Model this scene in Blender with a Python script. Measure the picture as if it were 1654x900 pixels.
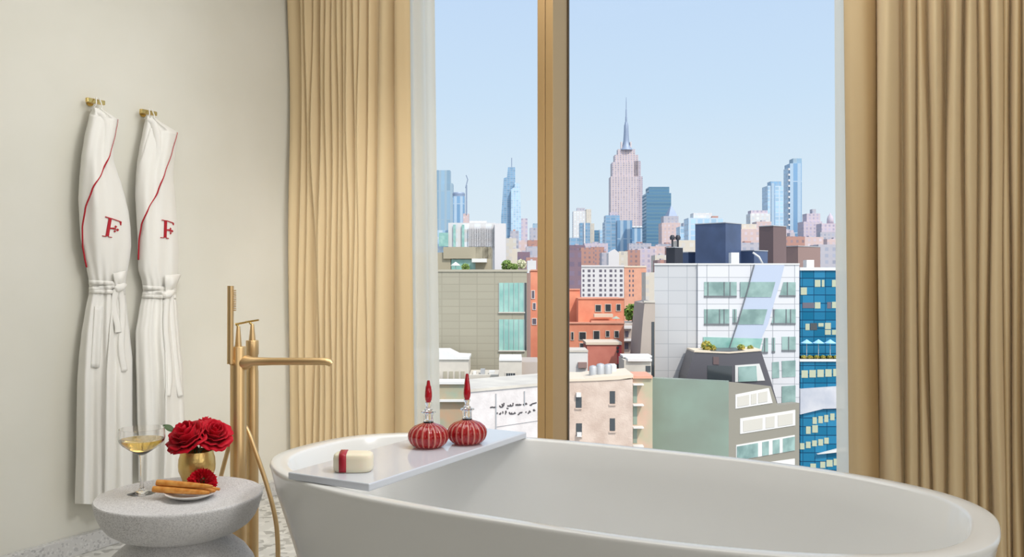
import bpy, math, random
from mathutils import Vector, Matrix
R = math.radians
PI = math.pi
random.seed(7)
sc = bpy.context.scene
for _o in list(bpy.data.objects):
    bpy.data.objects.remove(_o, do_unlink=True)
COL = sc.collection

# ------------------------------------------------------------------ camera
F, CX, CY, H, YAW = 1390.0, 827.0, 450.0, 1.02, 0.5103
cam_d = bpy.data.cameras.new('camera')
cam_d.sensor_fit = 'HORIZONTAL'
cam_d.sensor_width = 36.0
cam_d.lens = F / 1654.0 * 36.0
cam_d.clip_start, cam_d.clip_end = 0.05, 9000.0
cam = bpy.data.objects.new('camera', cam_d)
COL.objects.link(cam)
cam.location = (0, 0, H)
cam.rotation_euler = (PI / 2, 0, YAW)
sc.camera = cam

# ------------------------------------------------------------------ colour management
sc.view_settings.view_transform = 'Standard'
sc.view_settings.look = 'None'
sc.view_settings.gamma = 1.0
sc.view_settings.use_curve_mapping = False
sc.view_settings.exposure = 0.0

# ------------------------------------------------------------------ sky, sun, added fill lights
SUN = Vector((1.0, -0.60, 1.35)).normalized()
w = bpy.data.worlds.new('sky')
sc.world = w
w.use_nodes = True
nt = w.node_tree
nt.nodes.clear()
N = nt.nodes.new
L = nt.links.new
out = N('ShaderNodeOutputWorld'); bg = N('ShaderNodeBackground')
tc = N('ShaderNodeTexCoord'); sep = N('ShaderNodeSeparateXYZ')
L(tc.outputs['Generated'], sep.inputs[0])
ramp = N('ShaderNodeValToRGB')
L(sep.outputs['Z'], ramp.inputs[0])
e = ramp.color_ramp.elements
e[0].position = 0.0; e[0].color = (0.76, 0.85, 0.915, 1)
e[1].position = 1.0; e[1].color = (0.40, 0.58, 0.90, 1)
for p, c in ((0.10, (0.69, 0.82, 0.92)), (0.20, (0.60, 0.765, 0.935)), (0.32, (0.545, 0.71, 0.93))):
    q = ramp.color_ramp.elements.new(p); q.color = (*c, 1)
dot = N('ShaderNodeVectorMath'); dot.operation = 'DOT_PRODUCT'
L(tc.outputs['Generated'], dot.inputs[0]); dot.inputs[1].default_value = SUN
mx = N('ShaderNodeMath'); mx.operation = 'MAXIMUM'; mx.inputs[1].default_value = 0
L(dot.outputs['Value'], mx.inputs[0])
pw = N('ShaderNodeMath'); pw.operation = 'POWER'; pw.inputs[1].default_value = 3.5
L(mx.outputs[0], pw.inputs[0])
glow = N('ShaderNodeMix'); glow.data_type = 'RGBA'; glow.blend_type = 'ADD'
L(pw.outputs[0], glow.inputs[0])
L(ramp.outputs[0], glow.inputs[6])
gc = N('ShaderNodeMix'); gc.data_type = 'RGBA'; gc.blend_type = 'MIX'
SKYGLOW = 1.6
glow.inputs[7].default_value = (1.0 * SKYGLOW, 0.95 * SKYGLOW, 0.86 * SKYGLOW, 1)
glow.clamp_result = False
nt.nodes.remove(gc)
L(glow.outputs[2], bg.inputs[0])
bg.inputs[1].default_value = 1.0
L(bg.outputs[0], out.inputs[0])

sd = bpy.data.lights.new('sun', 'SUN')
sd.energy = 2.9; sd.angle = R(0.8); sd.color = (1.0, 0.93, 0.84)
sun = bpy.data.objects.new('sun', sd); COL.objects.link(sun)
sun.rotation_euler = (-SUN).to_track_quat('-Z', 'Y').to_euler()
sun.location = (30, 10, 40)

def area(name, loc, target, sx, sy, power, col=(1, .95, .88)):
    d = bpy.data.lights.new(name, 'AREA'); d.shape = 'RECTANGLE'
    d.size, d.size_y, d.energy, d.color = sx, sy, power, col
    o = bpy.data.objects.new(name, d); COL.objects.link(o)
    o.location = loc
    o.rotation_euler = (Vector(target) - Vector(loc)).to_track_quat('-Z', 'Y').to_euler()
    return o
# unseen fill lights without fixtures, area and spot, added to brighten the room
WARM = (1, .985, .96)
area('overhead_fill', (-1.1, 2.1, 2.72), (-1.1, 2.1, 0), 2.4, 1.3, 29, WARM)
area('side_fill', (2.35, 1.0, 1.4), (-2.97, 2.4, 0.9), 1.3, 1.3, 20, WARM)
area('rear_fill', (0.6, -0.9, 1.9), (-2.6, 1.9, 0.5), 1.4, 1.2, 12, WARM)
def spot(name, loc, target, ang, power, radius=.3):
    d = bpy.data.lights.new(name, 'SPOT'); d.energy = power; d.spot_size = R(ang); d.spot_blend = .7; d.shadow_soft_size = radius; d.color = WARM
    o = bpy.data.objects.new(name, d); COL.objects.link(o)
    o.location = loc; o.rotation_euler = (Vector(target) - Vector(loc)).to_track_quat('-Z', 'Y').to_euler()
spot('robe_fill_spot', (0.3, 1.9, 2.6), (-2.97, 1.6, 0.5), 62, 98)  # added spot without a fixture, brightens the robes and left wall
spot('drape_fill_spot', (-0.9, 1.0, 2.6), (-2.2, 3.1, 0.75), 46, 190)  # added spot without a fixture, brightens the left drape and sheer

# ------------------------------------------------------------------ geometry helpers
cF = Vector((-math.sin(YAW), math.cos(YAW), 0))      # level viewing axis, the axis of the city's street grid
cR = Vector((math.cos(YAW), math.sin(YAW), 0))
UPV = Vector((0, 0, 1))

def ray(px):
    return cF + cR * ((px - CX) / F)
def wpt(px, py, x):                                   # point of the plane X = x
    d = ray(px); t = x / d.x
    return Vector((x, d.y * t, H + (CY - py) / F * t))
def ypt(px, py, y):                                   # point of the plane Y = y
    d = ray(px); t = y / d.y
    return Vector((d.x * t, y, H + (CY - py) / F * t))
def cpt(px, py, d):                                   # point of the city at distance d
    return cF * d + cR * ((px - CX) / F * d) + UPV * (H + (CY - py) / F * d)

class MB:
    def __init__(s): s.v = []; s.f = []; s.uv = None
    def add(s, vs, fs):
        n = len(s.v); s.v += [Vector(p) for p in vs]; s.f += [tuple(i + n for i in f) for f in fs]; return s
    def box(s, a, b):
        x0, y0, z0 = (min(a[i], b[i]) for i in range(3)); x1, y1, z1 = (max(a[i], b[i]) for i in range(3))
        return s.add([(x0,y0,z0),(x1,y0,z0),(x1,y1,z0),(x0,y1,z0),(x0,y0,z1),(x1,y0,z1),(x1,y1,z1),(x0,y1,z1)],
                     [(0,3,2,1),(4,5,6,7),(0,1,5,4),(1,2,6,5),(2,3,7,6),(3,0,4,7)])
    def obox(s, o, ax, ay, az):                       # oriented box from corner o and three edge vectors
        o = Vector(o); ax, ay, az = Vector(ax), Vector(ay), Vector(az)
        v = [o, o+ax, o+ax+ay, o+ay, o+az, o+ax+az, o+ax+ay+az, o+ay+az]
        return s.add(v, [(0,3,2,1),(4,5,6,7),(0,1,5,4),(1,2,6,5),(2,3,7,6),(3,0,4,7)])
    def prism(s, pts, off):                           # polygon extruded by the vector off
        n = len(pts); off = Vector(off)
        v = [Vector(p) for p in pts] + [Vector(p) + off for p in pts]
        f = [tuple(range(n))[::-1], tuple(range(n, 2*n))] + [(i, (i+1) % n, n + (i+1) % n, n + i) for i in range(n)]
        return s.add(v, f)
    def lathe(s, prof, c=(0,0,0), seg=48, mod=None, capb=True, capt=True):
        c = Vector(c); vs = []; fs = []
        m = len(prof)
        for (r, z) in prof:
            for k in range(seg):
                a = 2*PI*k/seg; rr = r * (mod(a, z) if mod else 1)
                vs.append(c + Vector((rr*math.cos(a), rr*math.sin(a), z)))
        for i in range(m-1):
            for k in range(seg):
                k2 = (k+1) % seg
                fs.append((i*seg+k, i*seg+k2, (i+1)*seg+k2, (i+1)*seg+k))
        if capb: fs.append(tuple(range(seg))[::-1])
        if capt: fs.append(tuple((m-1)*seg + k for k in range(seg)))
        return s.add(vs, fs)
    def tube(s, pts, r, seg=12, caps=True, closed=False):
        pts = [Vector(p) for p in pts]; n = len(pts); vs = []; fs = []
        rs = r if isinstance(r, (list, tuple)) else [r]*n
        up = None
        for i, p in enumerate(pts):
            if closed: t = pts[(i+1) % n] - pts[i-1]
            else: t = pts[min(i+1, n-1)] - pts[max(i-1, 0)]
            t.normalize()
            if up is None:
                up = Vector((0,0,1)) if abs(t.z) < .9 else Vector((1,0,0))
            b = t.cross(up).normalized(); up = b.cross(t).normalized()
            for k in range(seg):
                a = 2*PI*k/seg
                vs.append(p + (b*math.cos(a) + up*math.sin(a))*rs[i])
        for i in range(n if closed else n-1):
            j = (i+1) % n
            for k in range(seg):
                k2 = (k+1) % seg
                fs.append((i*seg+k, i*seg+k2, j*seg+k2, j*seg+k))
        if caps and not closed:
            fs.append(tuple(range(seg))[::-1]); fs.append(tuple((n-1)*seg+k for k in range(seg)))
        return s.add(vs, fs)
    def grid(s, fn, nu, nv, closeu=False):            # fn(u, v) for u, v in 0..1
        vs = [fn(i/(nu if closeu else nu-1), j/(nv-1)) for j in range(nv) for i in range(nu)]
        fs = []
        for j in range(nv-1):
            for i in range(nu if closeu else nu-1):
                i2 = (i+1) % nu
                fs.append((j*nu+i, j*nu+i2, (j+1)*nu+i2, (j+1)*nu+i))
        return s.add(vs, fs)
    def build(s, name, mat, parent=None, smooth=False, org=None, sharp=None, bevel=0, uv=False, recalc=True, subd=0, solid=0):
        me = bpy.data.meshes.new(name)
        if parent is not None:
            o0 = parent.matrix_world_loc if hasattr(parent, 'matrix_world_loc') else wl(parent)
        else:
            if org is None:
                xs = [p.x for p in s.v]; ys = [p.y for p in s.v]; zs = [p.z for p in s.v]
                org = Vector(((min(xs)+max(xs))/2, (min(ys)+max(ys))/2, min(zs)))
            o0 = Vector(org)
        me.from_pydata([tuple(p - o0) for p in s.v], [], s.f)
        if recalc:
            import bmesh
            bm = bmesh.new(); bm.from_mesh(me); bmesh.ops.recalc_face_normals(bm, faces=bm.faces); bm.to_mesh(me); bm.free()
        me.update()
        if smooth:
            for p in me.polygons: p.use_smooth = True
            if sharp: me.set_sharp_from_angle(angle=R(sharp))
        if uv or (mat is not None and not isinstance(mat, (list, tuple)) and mat.get('facade')):
            ul = me.uv_layers.new(name='facade')
            for p in me.polygons:
                n = p.normal
                for li in p.loop_indices:
                    q = me.vertices[me.loops[li].vertex_index].co
                    if abs(n.z) > .8: ul.data[li].uv = (0.001, 0.001)
                    else:
                        t = Vector((-n.y, n.x, 0)).normalized()
                        ul.data[li].uv = (q.dot(t) + 500.0, q.z + 500.0)
        if mat is not None:
            for m_ in (mat if isinstance(mat, (list, tuple)) else [mat]): me.materials.append(m_)
        ob = bpy.data.objects.new(name, me); COL.objects.link(ob)
        if parent is not None: ob.parent = parent
        else: ob.location = o0
        if solid:
            md = ob.modifiers.new('thickness', 'SOLIDIFY'); md.thickness = solid; md.offset = 0
        if bevel:
            md = ob.modifiers.new('bevel', 'BEVEL'); md.width = bevel; md.segments = 3; md.limit_method = 'ANGLE'; md.angle_limit = R(35)
        if subd:
            md = ob.modifiers.new('smooth', 'SUBSURF'); md.levels = subd; md.render_levels = subd
        return ob

def wl(o):
    p = Vector(o.location)
    while o.parent is not None:
        o = o.parent; p += Vector(o.location)
    return p
def tag(o, label=None, cat=None, group=None, kind=None):
    if label: o['label'] = label
    if cat: o['category'] = cat
    if group: o['group'] = group
    if kind: o['kind'] = kind
    return o
def thing(name, label, cat, loc=(0,0,0), group=None, kind=None):
    o = bpy.data.objects.new(name, None); COL.objects.link(o)
    o.location = loc; o.empty_display_size = .05
    return tag(o, label, cat, group, kind)
def copy_tree(o, parent=None):
    c = o.copy(); COL.objects.link(c); c.parent = parent
    for ch in list(o.children): copy_tree(ch, c)
    return c

# ------------------------------------------------------------------ materials
def lin(r, g, b):
    f = lambda u: (u/255/12.92) if u/255 <= .04045 else ((u/255+.055)/1.055)**2.4
    return (f(r), f(g), f(b), 1)
def setp(b, **k):
    for n, v in k.items():
        b.inputs[n.replace('_', ' ')].default_value = v
def mat(name, col, rough=.5, metal=0.0, spec=.5, noise=None, bump=None, **k):
    m = bpy.data.materials.new(name); m.use_nodes = True
    t = m.node_tree; b = t.nodes['Principled BSDF']
    b.inputs['Base Color'].default_value = col
    b.inputs['Roughness'].default_value = rough
    b.inputs['Metallic'].default_value = metal
    b.inputs['Specular IOR Level'].default_value = spec
    setp(b, **k)
    tcn = t.nodes.new('ShaderNodeTexCoord')
    if noise:                                          # (scale, second colour, amount)
        nz = t.nodes.new('ShaderNodeTexNoise'); nz.inputs['Scale'].default_value = noise[0]; nz.inputs['Detail'].default_value = 4
        t.links.new(tcn.outputs['Object'], nz.inputs['Vector'])
        rp = t.nodes.new('ShaderNodeValToRGB'); rp.color_ramp.elements[0].position = .35; rp.color_ramp.elements[1].position = .65
        rp.color_ramp.elements[0].color = col; rp.color_ramp.elements[1].color = noise[1]
        t.links.new(nz.outputs['Fac'], rp.inputs[0]); t.links.new(rp.outputs[0], b.inputs['Base Color'])
    if bump:                                           # (scale, strength, distance)
        nz = t.nodes.new('ShaderNodeTexNoise'); nz.inputs['Scale'].default_value = bump[0]; nz.inputs['Detail'].default_value = 5
        t.links.new(tcn.outputs['Object'], nz.inputs['Vector'])
        bp = t.nodes.new('ShaderNodeBump'); bp.inputs['Strength'].default_value = bump[1]; bp.inputs['Distance'].default_value = bump[2]
        t.links.new(nz.outputs['Fac'], bp.inputs['Height']); t.links.new(bp.outputs[0], b.inputs['Normal'])
    return m
def cloth(name, col, trans=.3, transp=0.0, tcol=None, weave=900, sheen=.2):
    m = bpy.data.materials.new(name); m.use_nodes = True
    t = m.node_tree; b = t.nodes['Principled BSDF']
    b.inputs['Base Color'].default_value = col; b.inputs['Roughness'].default_value = .85
    b.inputs['Specular IOR Level'].default_value = .15; b.inputs['Sheen Weight'].default_value = sheen
    tcn = t.nodes.new('ShaderNodeTexCoord')
    nz = t.nodes.new('ShaderNodeTexNoise'); nz.inputs['Scale'].default_value = weave
    t.links.new(tcn.outputs['Object'], nz.inputs['Vector'])
    bp = t.nodes.new('ShaderNodeBump'); bp.inputs['Strength'].default_value = .15; bp.inputs['Distance'].default_value = .001
    t.links.new(nz.outputs['Fac'], bp.inputs['Height']); t.links.new(bp.outputs[0], b.inputs['Normal'])
    o = t.nodes['Material Output']; last = b.outputs[0]
    if trans:
        tr = t.nodes.new('ShaderNodeBsdfTranslucent'); tr.inputs[0].default_value = tcol or col
        mxs = t.nodes.new('ShaderNodeMixShader'); mxs.inputs[0].default_value = trans
        t.links.new(last, mxs.inputs[1]); t.links.new(tr.outputs[0], mxs.inputs[2]); last = mxs.outputs[0]
    if transp:
        tp = t.nodes.new('ShaderNodeBsdfTransparent')
        mxs = t.nodes.new('ShaderNodeMixShader'); mxs.inputs[0].default_value = transp
        t.links.new(last, mxs.inputs[1]); t.links.new(tp.outputs[0], mxs.inputs[2]); last = mxs.outputs[0]
    t.links.new(last, o.inputs[0])
    return m
def speckle(name, base, dark, light, scale=260, rough=.45, amt=.30, lowcol=None):
    m = bpy.data.materials.new(name); m.use_nodes = True
    t = m.node_tree; b = t.nodes['Principled BSDF']; b.inputs['Roughness'].default_value = rough
    tcn = t.nodes.new('ShaderNodeTexCoord')
    vo = t.nodes.new('ShaderNodeTexVoronoi'); vo.inputs['Scale'].default_value = scale
    t.links.new(tcn.outputs['Object'], vo.inputs['Vector'])
    sp = t.nodes.new('ShaderNodeSeparateColor'); t.links.new(vo.outputs['Color'], sp.inputs[0])
    rp = t.nodes.new('ShaderNodeValToRGB'); rp.color_ramp.interpolation = 'CONSTANT'
    el = rp.color_ramp.elements
    el[0].position = 0; el[0].color = dark; el[1].position = amt*.45; el[1].color = base
    q = el.new(1-amt*.5); q.color = light
    t.links.new(sp.outputs[0], rp.inputs[0])
    nz = t.nodes.new('ShaderNodeTexNoise'); nz.inputs['Scale'].default_value = 6
    t.links.new(tcn.outputs['Object'], nz.inputs['Vector'])
    mxn = t.nodes.new('ShaderNodeMix'); mxn.data_type = 'RGBA'; mxn.inputs[7].default_value = base
    t.links.new(nz.outputs['Fac'], mxn.inputs[0]); t.links.new(rp.outputs[0], mxn.inputs[6])
    t.links.new(mxn.outputs[2], b.inputs['Base Color'])
    return m
def facade(name, wall, glass, w_, h_, fw, fh, rough=.25, metal=0.0, gspec=.5, wall2=None, gvar=.35):
    """wall colour with a regular grid of windows (or, with wide openings, panels between joints)"""
    m = bpy.data.materials.new(name); m.use_nodes = True
    t = m.node_tree; b = t.nodes['Principled BSDF']
    u = t.nodes.new('ShaderNodeUVMap'); sp = t.nodes.new('ShaderNodeSeparateXYZ'); t.links.new(u.outputs[0], sp.inputs[0])
    def mth(op, a, v=None, v2=None):
        n = t.nodes.new('ShaderNodeMath'); n.operation = op
        t.links.new(a, n.inputs[0])
        if v is not None:
            if isinstance(v, float): n.inputs[1].default_value = v
            else: t.links.new(v, n.inputs[1])
        return n.outputs[0]
    def cell(s, per, frac):
        a = mth('FRACT', mth('DIVIDE', s, float(per)))
        return mth('LESS_THAN', mth('ABSOLUTE', mth('SUBTRACT', a, .5)), float(frac/2))
    k = mth('MULTIPLY', cell(sp.outputs[0], w_, fw), cell(sp.outputs[1], h_, fh))
    top = mth('GREATER_THAN', sp.outputs[1], 1.0)
    k = mth('MULTIPLY', k, top)
    # windows differ a little one from another
    fl = t.nodes.new('ShaderNodeCombineXYZ')
    t.links.new(mth('FLOOR', mth('DIVIDE', sp.outputs[0], float(w_))), fl.inputs[0])
    t.links.new(mth('FLOOR', mth('DIVIDE', sp.outputs[1], float(h_))), fl.inputs[1])
    wn = t.nodes.new('ShaderNodeTexWhiteNoise'); t.links.new(fl.outputs[0], wn.inputs['Vector'])
    gm = t.nodes.new('ShaderNodeMix'); gm.data_type = 'RGBA'
    gm.inputs[6].default_value = glass; gm.inputs[7].default_value = tuple(min(1, c*(1+gvar)+.05*gvar) for c in glass[:3]) + (1,)
    t.links.new(wn.outputs['Value'], gm.inputs[0])
    wm = t.nodes.new('ShaderNodeMix'); wm.data_type = 'RGBA'
    wm.inputs[6].default_value = wall; wm.inputs[7].default_value = wall2 or tuple(c*.9 for c in wall[:3]) + (1,)
    nz = t.nodes.new('ShaderNodeTexNoise'); nz.inputs['Scale'].default_value = .35
    t.links.new(u.outputs[0], nz.inputs['Vector']); t.links.new(nz.outputs['Fac'], wm.inputs[0])
    mxn = t.nodes.new('ShaderNodeMix'); mxn.data_type = 'RGBA'
    t.links.new(k, mxn.inputs[0]); t.links.new(wm.outputs[2], mxn.inputs[6]); t.links.new(gm.outputs[2], mxn.inputs[7])
    t.links.new(mxn.outputs[2], b.inputs['Base Color'])
    rr = t.nodes.new('ShaderNodeMix'); t.links.new(k, rr.inputs[0]); rr.inputs[2].default_value = .75; rr.inputs[3].default_value = rough
    t.links.new(rr.outputs[0], b.inputs['Roughness'])
    b.inputs['Specular IOR Level'].default_value = gspec
    m['facade'] = 1
    return m
def glassm(name, tint=(1,1,1,1), amt=.06):
    m = bpy.data.materials.new(name); m.use_nodes = True
    t = m.node_tree; t.nodes.clear()
    o = t.nodes.new('ShaderNodeOutputMaterial'); tp = t.nodes.new('ShaderNodeBsdfTransparent'); tp.inputs[0].default_value = tint
    gl = t.nodes.new('ShaderNodeBsdfGlossy'); gl.inputs['Roughness'].default_value = .0
    fr = t.nodes.new('ShaderNodeFresnel'); fr.inputs[0].default_value = 1.06
    mxs = t.nodes.new('ShaderNodeMixShader')
    t.links.new(fr.outputs[0], mxs.inputs[0]); t.links.new(tp.outputs[0], mxs.inputs[1]); t.links.new(gl.outputs[0], mxs.inputs[2])
    t.links.new(mxs.outputs[0], o.inputs[0])
    return m

M = {}
M['plaster'] = mat('plaster', lin(226,224,214), .9, spec=.2, noise=(3, lin(222,220,209), 1), bump=(40, .05, .002))
M['ceiling'] = mat('ceiling_paint', lin(235,232,225), .9)
M['terrazzo'] = speckle('terrazzo', lin(205,204,202), lin(150,150,152), lin(228,228,226), 150, .4)
M['table_stone'] = speckle('table_stone', lin(212,211,212), lin(166,164,164), lin(234,233,232), 480, .6, .5)
M['tub'] = mat('tub_resin', lin(232,232,230), .16, spec=.5)
M['tray'] = mat('tray_lacquer', lin(212,217,227), .06, spec=.8)
M['drape'] = cloth('drape_linen', lin(227,204,163), .10, tcol=lin(238,212,150), weave=500)
M['drape_hem'] = cloth('drape_edge', lin(224,203,164), .30, tcol=lin(242,216,160), weave=500)
M['sheer'] = cloth('sheer_voile', lin(255,249,232), .80, .06, weave=1200)
M['robe'] = cloth('robe_cotton', lin(240,238,232), .0, weave=700, sheen=.3)
M['red_thread'] = mat('red_thread', lin(178,22,40), .7)
M['brass'] = mat('brushed_brass', lin(214,182,134), .40, .92)
M['brass_hook'] = mat('polished_brass', lin(212,186,120), .25, 1.0)
M['bronze'] = mat('bronze_anodised', lin(192,158,110), .42, .6)
M['bronze_lit'] = mat('bronze_lit_side', lin(240,224,192), .32, .0)  # bronze copy with side light put into a paler colour; unused
M['seam'] = mat('rubber_seam', lin(80,68,52), .7)
M['pane'] = glassm('window_glass')
# ================================================================== THE ROOM
def struct(name, mb, m, label=None, parent=None, **k):
    o = mb.build(name, m, parent, **k)
    if parent is None: o['kind'] = 'structure'
    if label: o['label'] = label
    return o
M['backwall'] = mat('dark_plaster', lin(150,140,128), .9)
WX = -2.97                       # left wall
WY = 3.22                        # inner face of the window wall (front of the mullion)
GY = 3.335                       # glass line
CZ = 2.78
struct('wall_left', MB().box((WX-.2, -2.6, -.05), (WX, 3.5, CZ+.2)), M['plaster'], 'off-white plaster wall with two robes on hooks')
struct('floor', MB().box((WX, -2.6, -.1), (2.6, 3.28, 0)), speckle('floor_terrazzo', lin(206,205,200), lin(120,118,112), lin(232,231,226), 42, .35, .45), 'pale speckled terrazzo floor')
struct('ceiling', MB().box((WX, -2.6, CZ), (2.6, 3.5, CZ+.2)), M['ceiling'], 'white ceiling')
struct('wall_back', MB().box((WX, -2.8, -.05), (2.6, -2.6, CZ+.2)), M['backwall'], 'grey-brown wall behind the viewer')
struct('wall_right', MB().box((2.6, -2.8, -.05), (2.8, 3.5, CZ+.2)), M['plaster'], 'off-white wall on the right side')
wf = MB(); wf.box((WX, 3.28, -.05), (-2.75, 3.5, CZ)); wf.box((1.2, 3.28, -.05), (2.6, 3.5, CZ)); wf.box((-2.75, 3.28, 2.68), (1.2, 3.5, CZ)); wf.box((-2.75, 3.28, -.05), (1.2, 3.5, .06))
struct('wall_front', wf, M['plaster'], 'wall around the tall window')
struct('baseboard_left', MB().box((WX, -2.6, 0), (WX+.03, 3.28, .07)), M['terrazzo'], 'low terrazzo skirting along the left wall', bevel=.003)

win = thing('window_1', 'tall window with a gold-bronze mullion between two panes', None, (-1.6, 3.3, .06), kind='structure')
xl = ypt(868, 450, WY).x; xm = ypt(880.5, 450, WY).x; xr = ypt(893, 450, WY).x
yb = xr / (ray(918).x / ray(918).y)
mu = MB(); mu.box((xl, WY, .06), (xm-.0012, yb, 2.68)); mu.box((xm+.0012, WY, .06), (xr, yb, 2.68))
mu.build('mullion', M['bronze'], win, bevel=.0015)
MB().box((xm-.0012, WY+.004, .06), (xm+.0012, yb-.002, 2.68)).build('mullion_seam', M['seam'], win)
MB().box((xr, yb-.012, .06), (xr+.006, yb-.002, 2.68)).build('glazing_gasket', M['seam'], win)
MB().box((-2.75, GY-.006, .06), (xl, GY+.006, 2.68)).build('pane', M['pane'], win)
MB().box((xr+.006, GY-.006, .06), (1.2, GY+.006, 2.68)).build('pane', M['pane'], win)
MB().box((-2.75, WY, .06), (xl, GY+.05, .13)).build('bottom_rail', M['bronze'], win, bevel=.002)
MB().box((xr, WY, .06), (1.2, GY+.05, .13)).build('bottom_rail', M['bronze'], win, bevel=.002)

# ------------------------------------------------------------------ drapes
def smooth_noise(seed):
    rnd = random.Random(seed); ph = [(rnd.uniform(.6, 2.4), rnd.uniform(0, 6.28), rnd.uniform(.3, 1)) for _ in range(4)]
    return lambda t: sum(a*math.sin(f*t*2.2 + p) for f, p, a in ph) / 2.2
def drape_mesh(valleys, depth, ybase, z0, z1, seed, lean=None, nper=14, nz=40, wig=.004, amp=1.0, ex=.7):
    """vertical cloth through the valley positions (x, how deep); every fold bulges towards the room"""
    ns = [smooth_noise(seed + i*7) for i in range(len(valleys))]
    mb = MB(); cols = []
    for j in range(nz):
        v = j/(nz-1); z = z0 + (z1-z0)*v
        xs = [x + ns[i](z)*wig*min(1, .4+i*.2) + (lean(i/(len(valleys)-1), z) if lean else 0) for i, (x, d) in enumerate(valleys)]
        row = []
        for i in range(len(valleys)-1):
            wd = xs[i+1]-xs[i]; d0, d1 = valleys[i][1], valleys[i+1][1]
            a = min(depth, wd*1.3)*amp*(1 + .25*ns[i](z*1.3+4))
            sk = .5 + .18*ns[(i+3) % len(ns)](z*.7)
            for q in range(nper):
                s = q/nper
                s2 = s**(math.log(.5)/math.log(max(.25, min(.75, sk))))
                bulge = math.sin(PI*s2)**ex if 0 < s2 < 1 else 0
                row.append((xs[i] + wd*s, ybase + d0*(1-s) + d1*s - a*bulge, z))
        row.append((xs[-1], ybase + valleys[-1][1], z))
        cols.append(row)
    n = len(cols[0])
    mb.v = [Vector(p) for r_ in cols for p in r_]
    mb.f = [(j*n+i, j*n+i+1, (j+1)*n+i+1, (j+1)*n+i) for j in range(nz-1) for i in range(n-1)]
    return mb
yd = 3.10
def vx(px, y=yd): return ypt(px, 450, y).x
lv = [(WX+.012, .02)] + [(vx(p), d) for p, d in ((490,.02),(500,.01),(509,.015),(519,.035),(530,.01),(539,.02),(548,.015),(557,.025),(566,.01),(575,.02),(583,.01),(592,.03),(602,.045),(630,.05))]
lp = thing('curtain', 'pleated sand-coloured drape hanging between the plaster wall and the window', 'curtain', (-2.6, yd, .02))
drape_mesh([(x, d*1.3) for x, d in lv], .055, yd-.012, .02, CZ-.02, 11, wig=.0022, lean=lambda t, z: (z-1.2)*.0025*math.sin(t*7)).build('pleats', M['drape'], lp, smooth=True, solid=.002, recalc=False)
x0p, x1p = vx(630), vx(671)
def lead(u, v):
    z = .02 + (CZ-.04)*v
    x = x0p + (x1p + .012*(1.2-z) - x0p)*u
    y = yd-.012 + .065*(1-u)**3 - .030*math.sin(PI*min(1, u*1.05))**.8 - .012*u + .002*math.sin(u*14 + z*2)
    return Vector((x, y, z))
MB().grid(lead, 26, 30).build('leading_edge', M['drape_hem'], lp, smooth=True, solid=.002, recalc=False)

sl = thing('sheer_curtain', 'narrow white sheer beside the sand-coloured drape, over the left window edge', 'curtain', (-2.2, 3.17, .02))
def sheerL(u, v):
    z = .02 + (CZ-.04)*v
    xa, xb = -2.42, ypt(708, 450, 3.17).x + (1.1-z)*.016
    return Vector((xa + (xb-xa)*u, 3.165 - .014*math.sin(u*PI*7 + .25*z) - .004*math.sin(u*31+z), z))
MB().grid(sheerL, 70, 20).build('voile', M['sheer'], sl, smooth=True, recalc=False)

rp_ = thing('curtain', 'wide taupe-sand drape in deep vertical folds behind the foot of the bathtub', 'curtain', (-.1, yd, .02))
rv = [(vx(p), d) for p, d in ((1418,.03),(1459,.03),(1483,.02),(1501,.04),(1527,.06),(1559,.05),(1580,.045),(1599,.06),(1622,.03),(1633,.06),(1651,.05),(1675,.02),(1700,.05),(1728,.03),(1760,.05),(1800,.03),(1850,.05),(1900,.03))]
drape_mesh([(x, d*.95) for x, d in rv], .125, yd-.022, .02, CZ-.02, 31, ex=.85, lean=lambda t, z: (z-1.0)*-.006*(1-t), wig=.005).build('pleats', M['drape'], rp_, smooth=True, solid=.002, recalc=False)
x0q, x1q = vx(1371), vx(1418)
def lead2(u, v):
    z = .02 + (CZ-.04)*v
    xa = x0q + (1.0-z)*.010
    x = xa + (x1q + (z-1.0)*-.006 - xa)*u
    y = yd-.022 + .029*u**3 - .045*math.sin(PI*min(1, .12+u*.9))**.8 + .003*math.sin(u*9 + z*2.3)
    return Vector((x, y, z))
MB().grid(lead2, 26, 30).build('leading_edge', M['drape_hem'], rp_, smooth=True, solid=.002, recalc=False)
sr = thing('sheer_curtain', 'thin white sheer edge beside the taupe drape on the right window edge', 'curtain', (-.4, 3.17, .02))
def sheerR(u, v):
    z = .02 + (CZ-.04)*v
    xa = ypt(1350, 450, 3.17).x + (1.1-z)*.004
    return Vector((xa + (.1-xa)*u, 3.17 - .012*math.sin(u*PI*9+.3*z), z))
MB().grid(sheerR, 90, 20).build('voile', M['sheer'], sr, smooth=True, recalc=False)

# ------------------------------------------------------------------ bathtub
TX, TY, TA, TB, TN, TZ = -.8083, 1.7769, .8199, .3966, 2.6, .57
def sup(a, b, t, n=TN):
    c_, s_ = math.cos(t), math.sin(t)
    return Vector((TX + a*math.copysign(abs(c_)**(2/n), c_), TY + b*math.copysign(abs(s_)**(2/n), s_), 0))
tb = MB(); SEG = 160
prof = [(.66,.25,0,2.3),(.672,.262,.004,2.3),(.72,.305,.18,2.4),(.775,.352,.38,2.5),(.806,.384,.50,2.58),(.8165,.3935,.552,2.6),(.8199,.3966,.562,2.6),(.8185,.3950,.568,2.6),(.815,.3915,.570,2.6),
        (.778,.372,.570,2.6),(.774,.368,.5685,2.6),(.770,.365,.564,2.6),(.752,.350,.50,2.55),(.70,.315,.34,2.5),(.63,.27,.19,2.4),(.55,.22,.125,2.3),(.42,.15,.105,2.2),(.05,.03,.10,2)]
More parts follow.
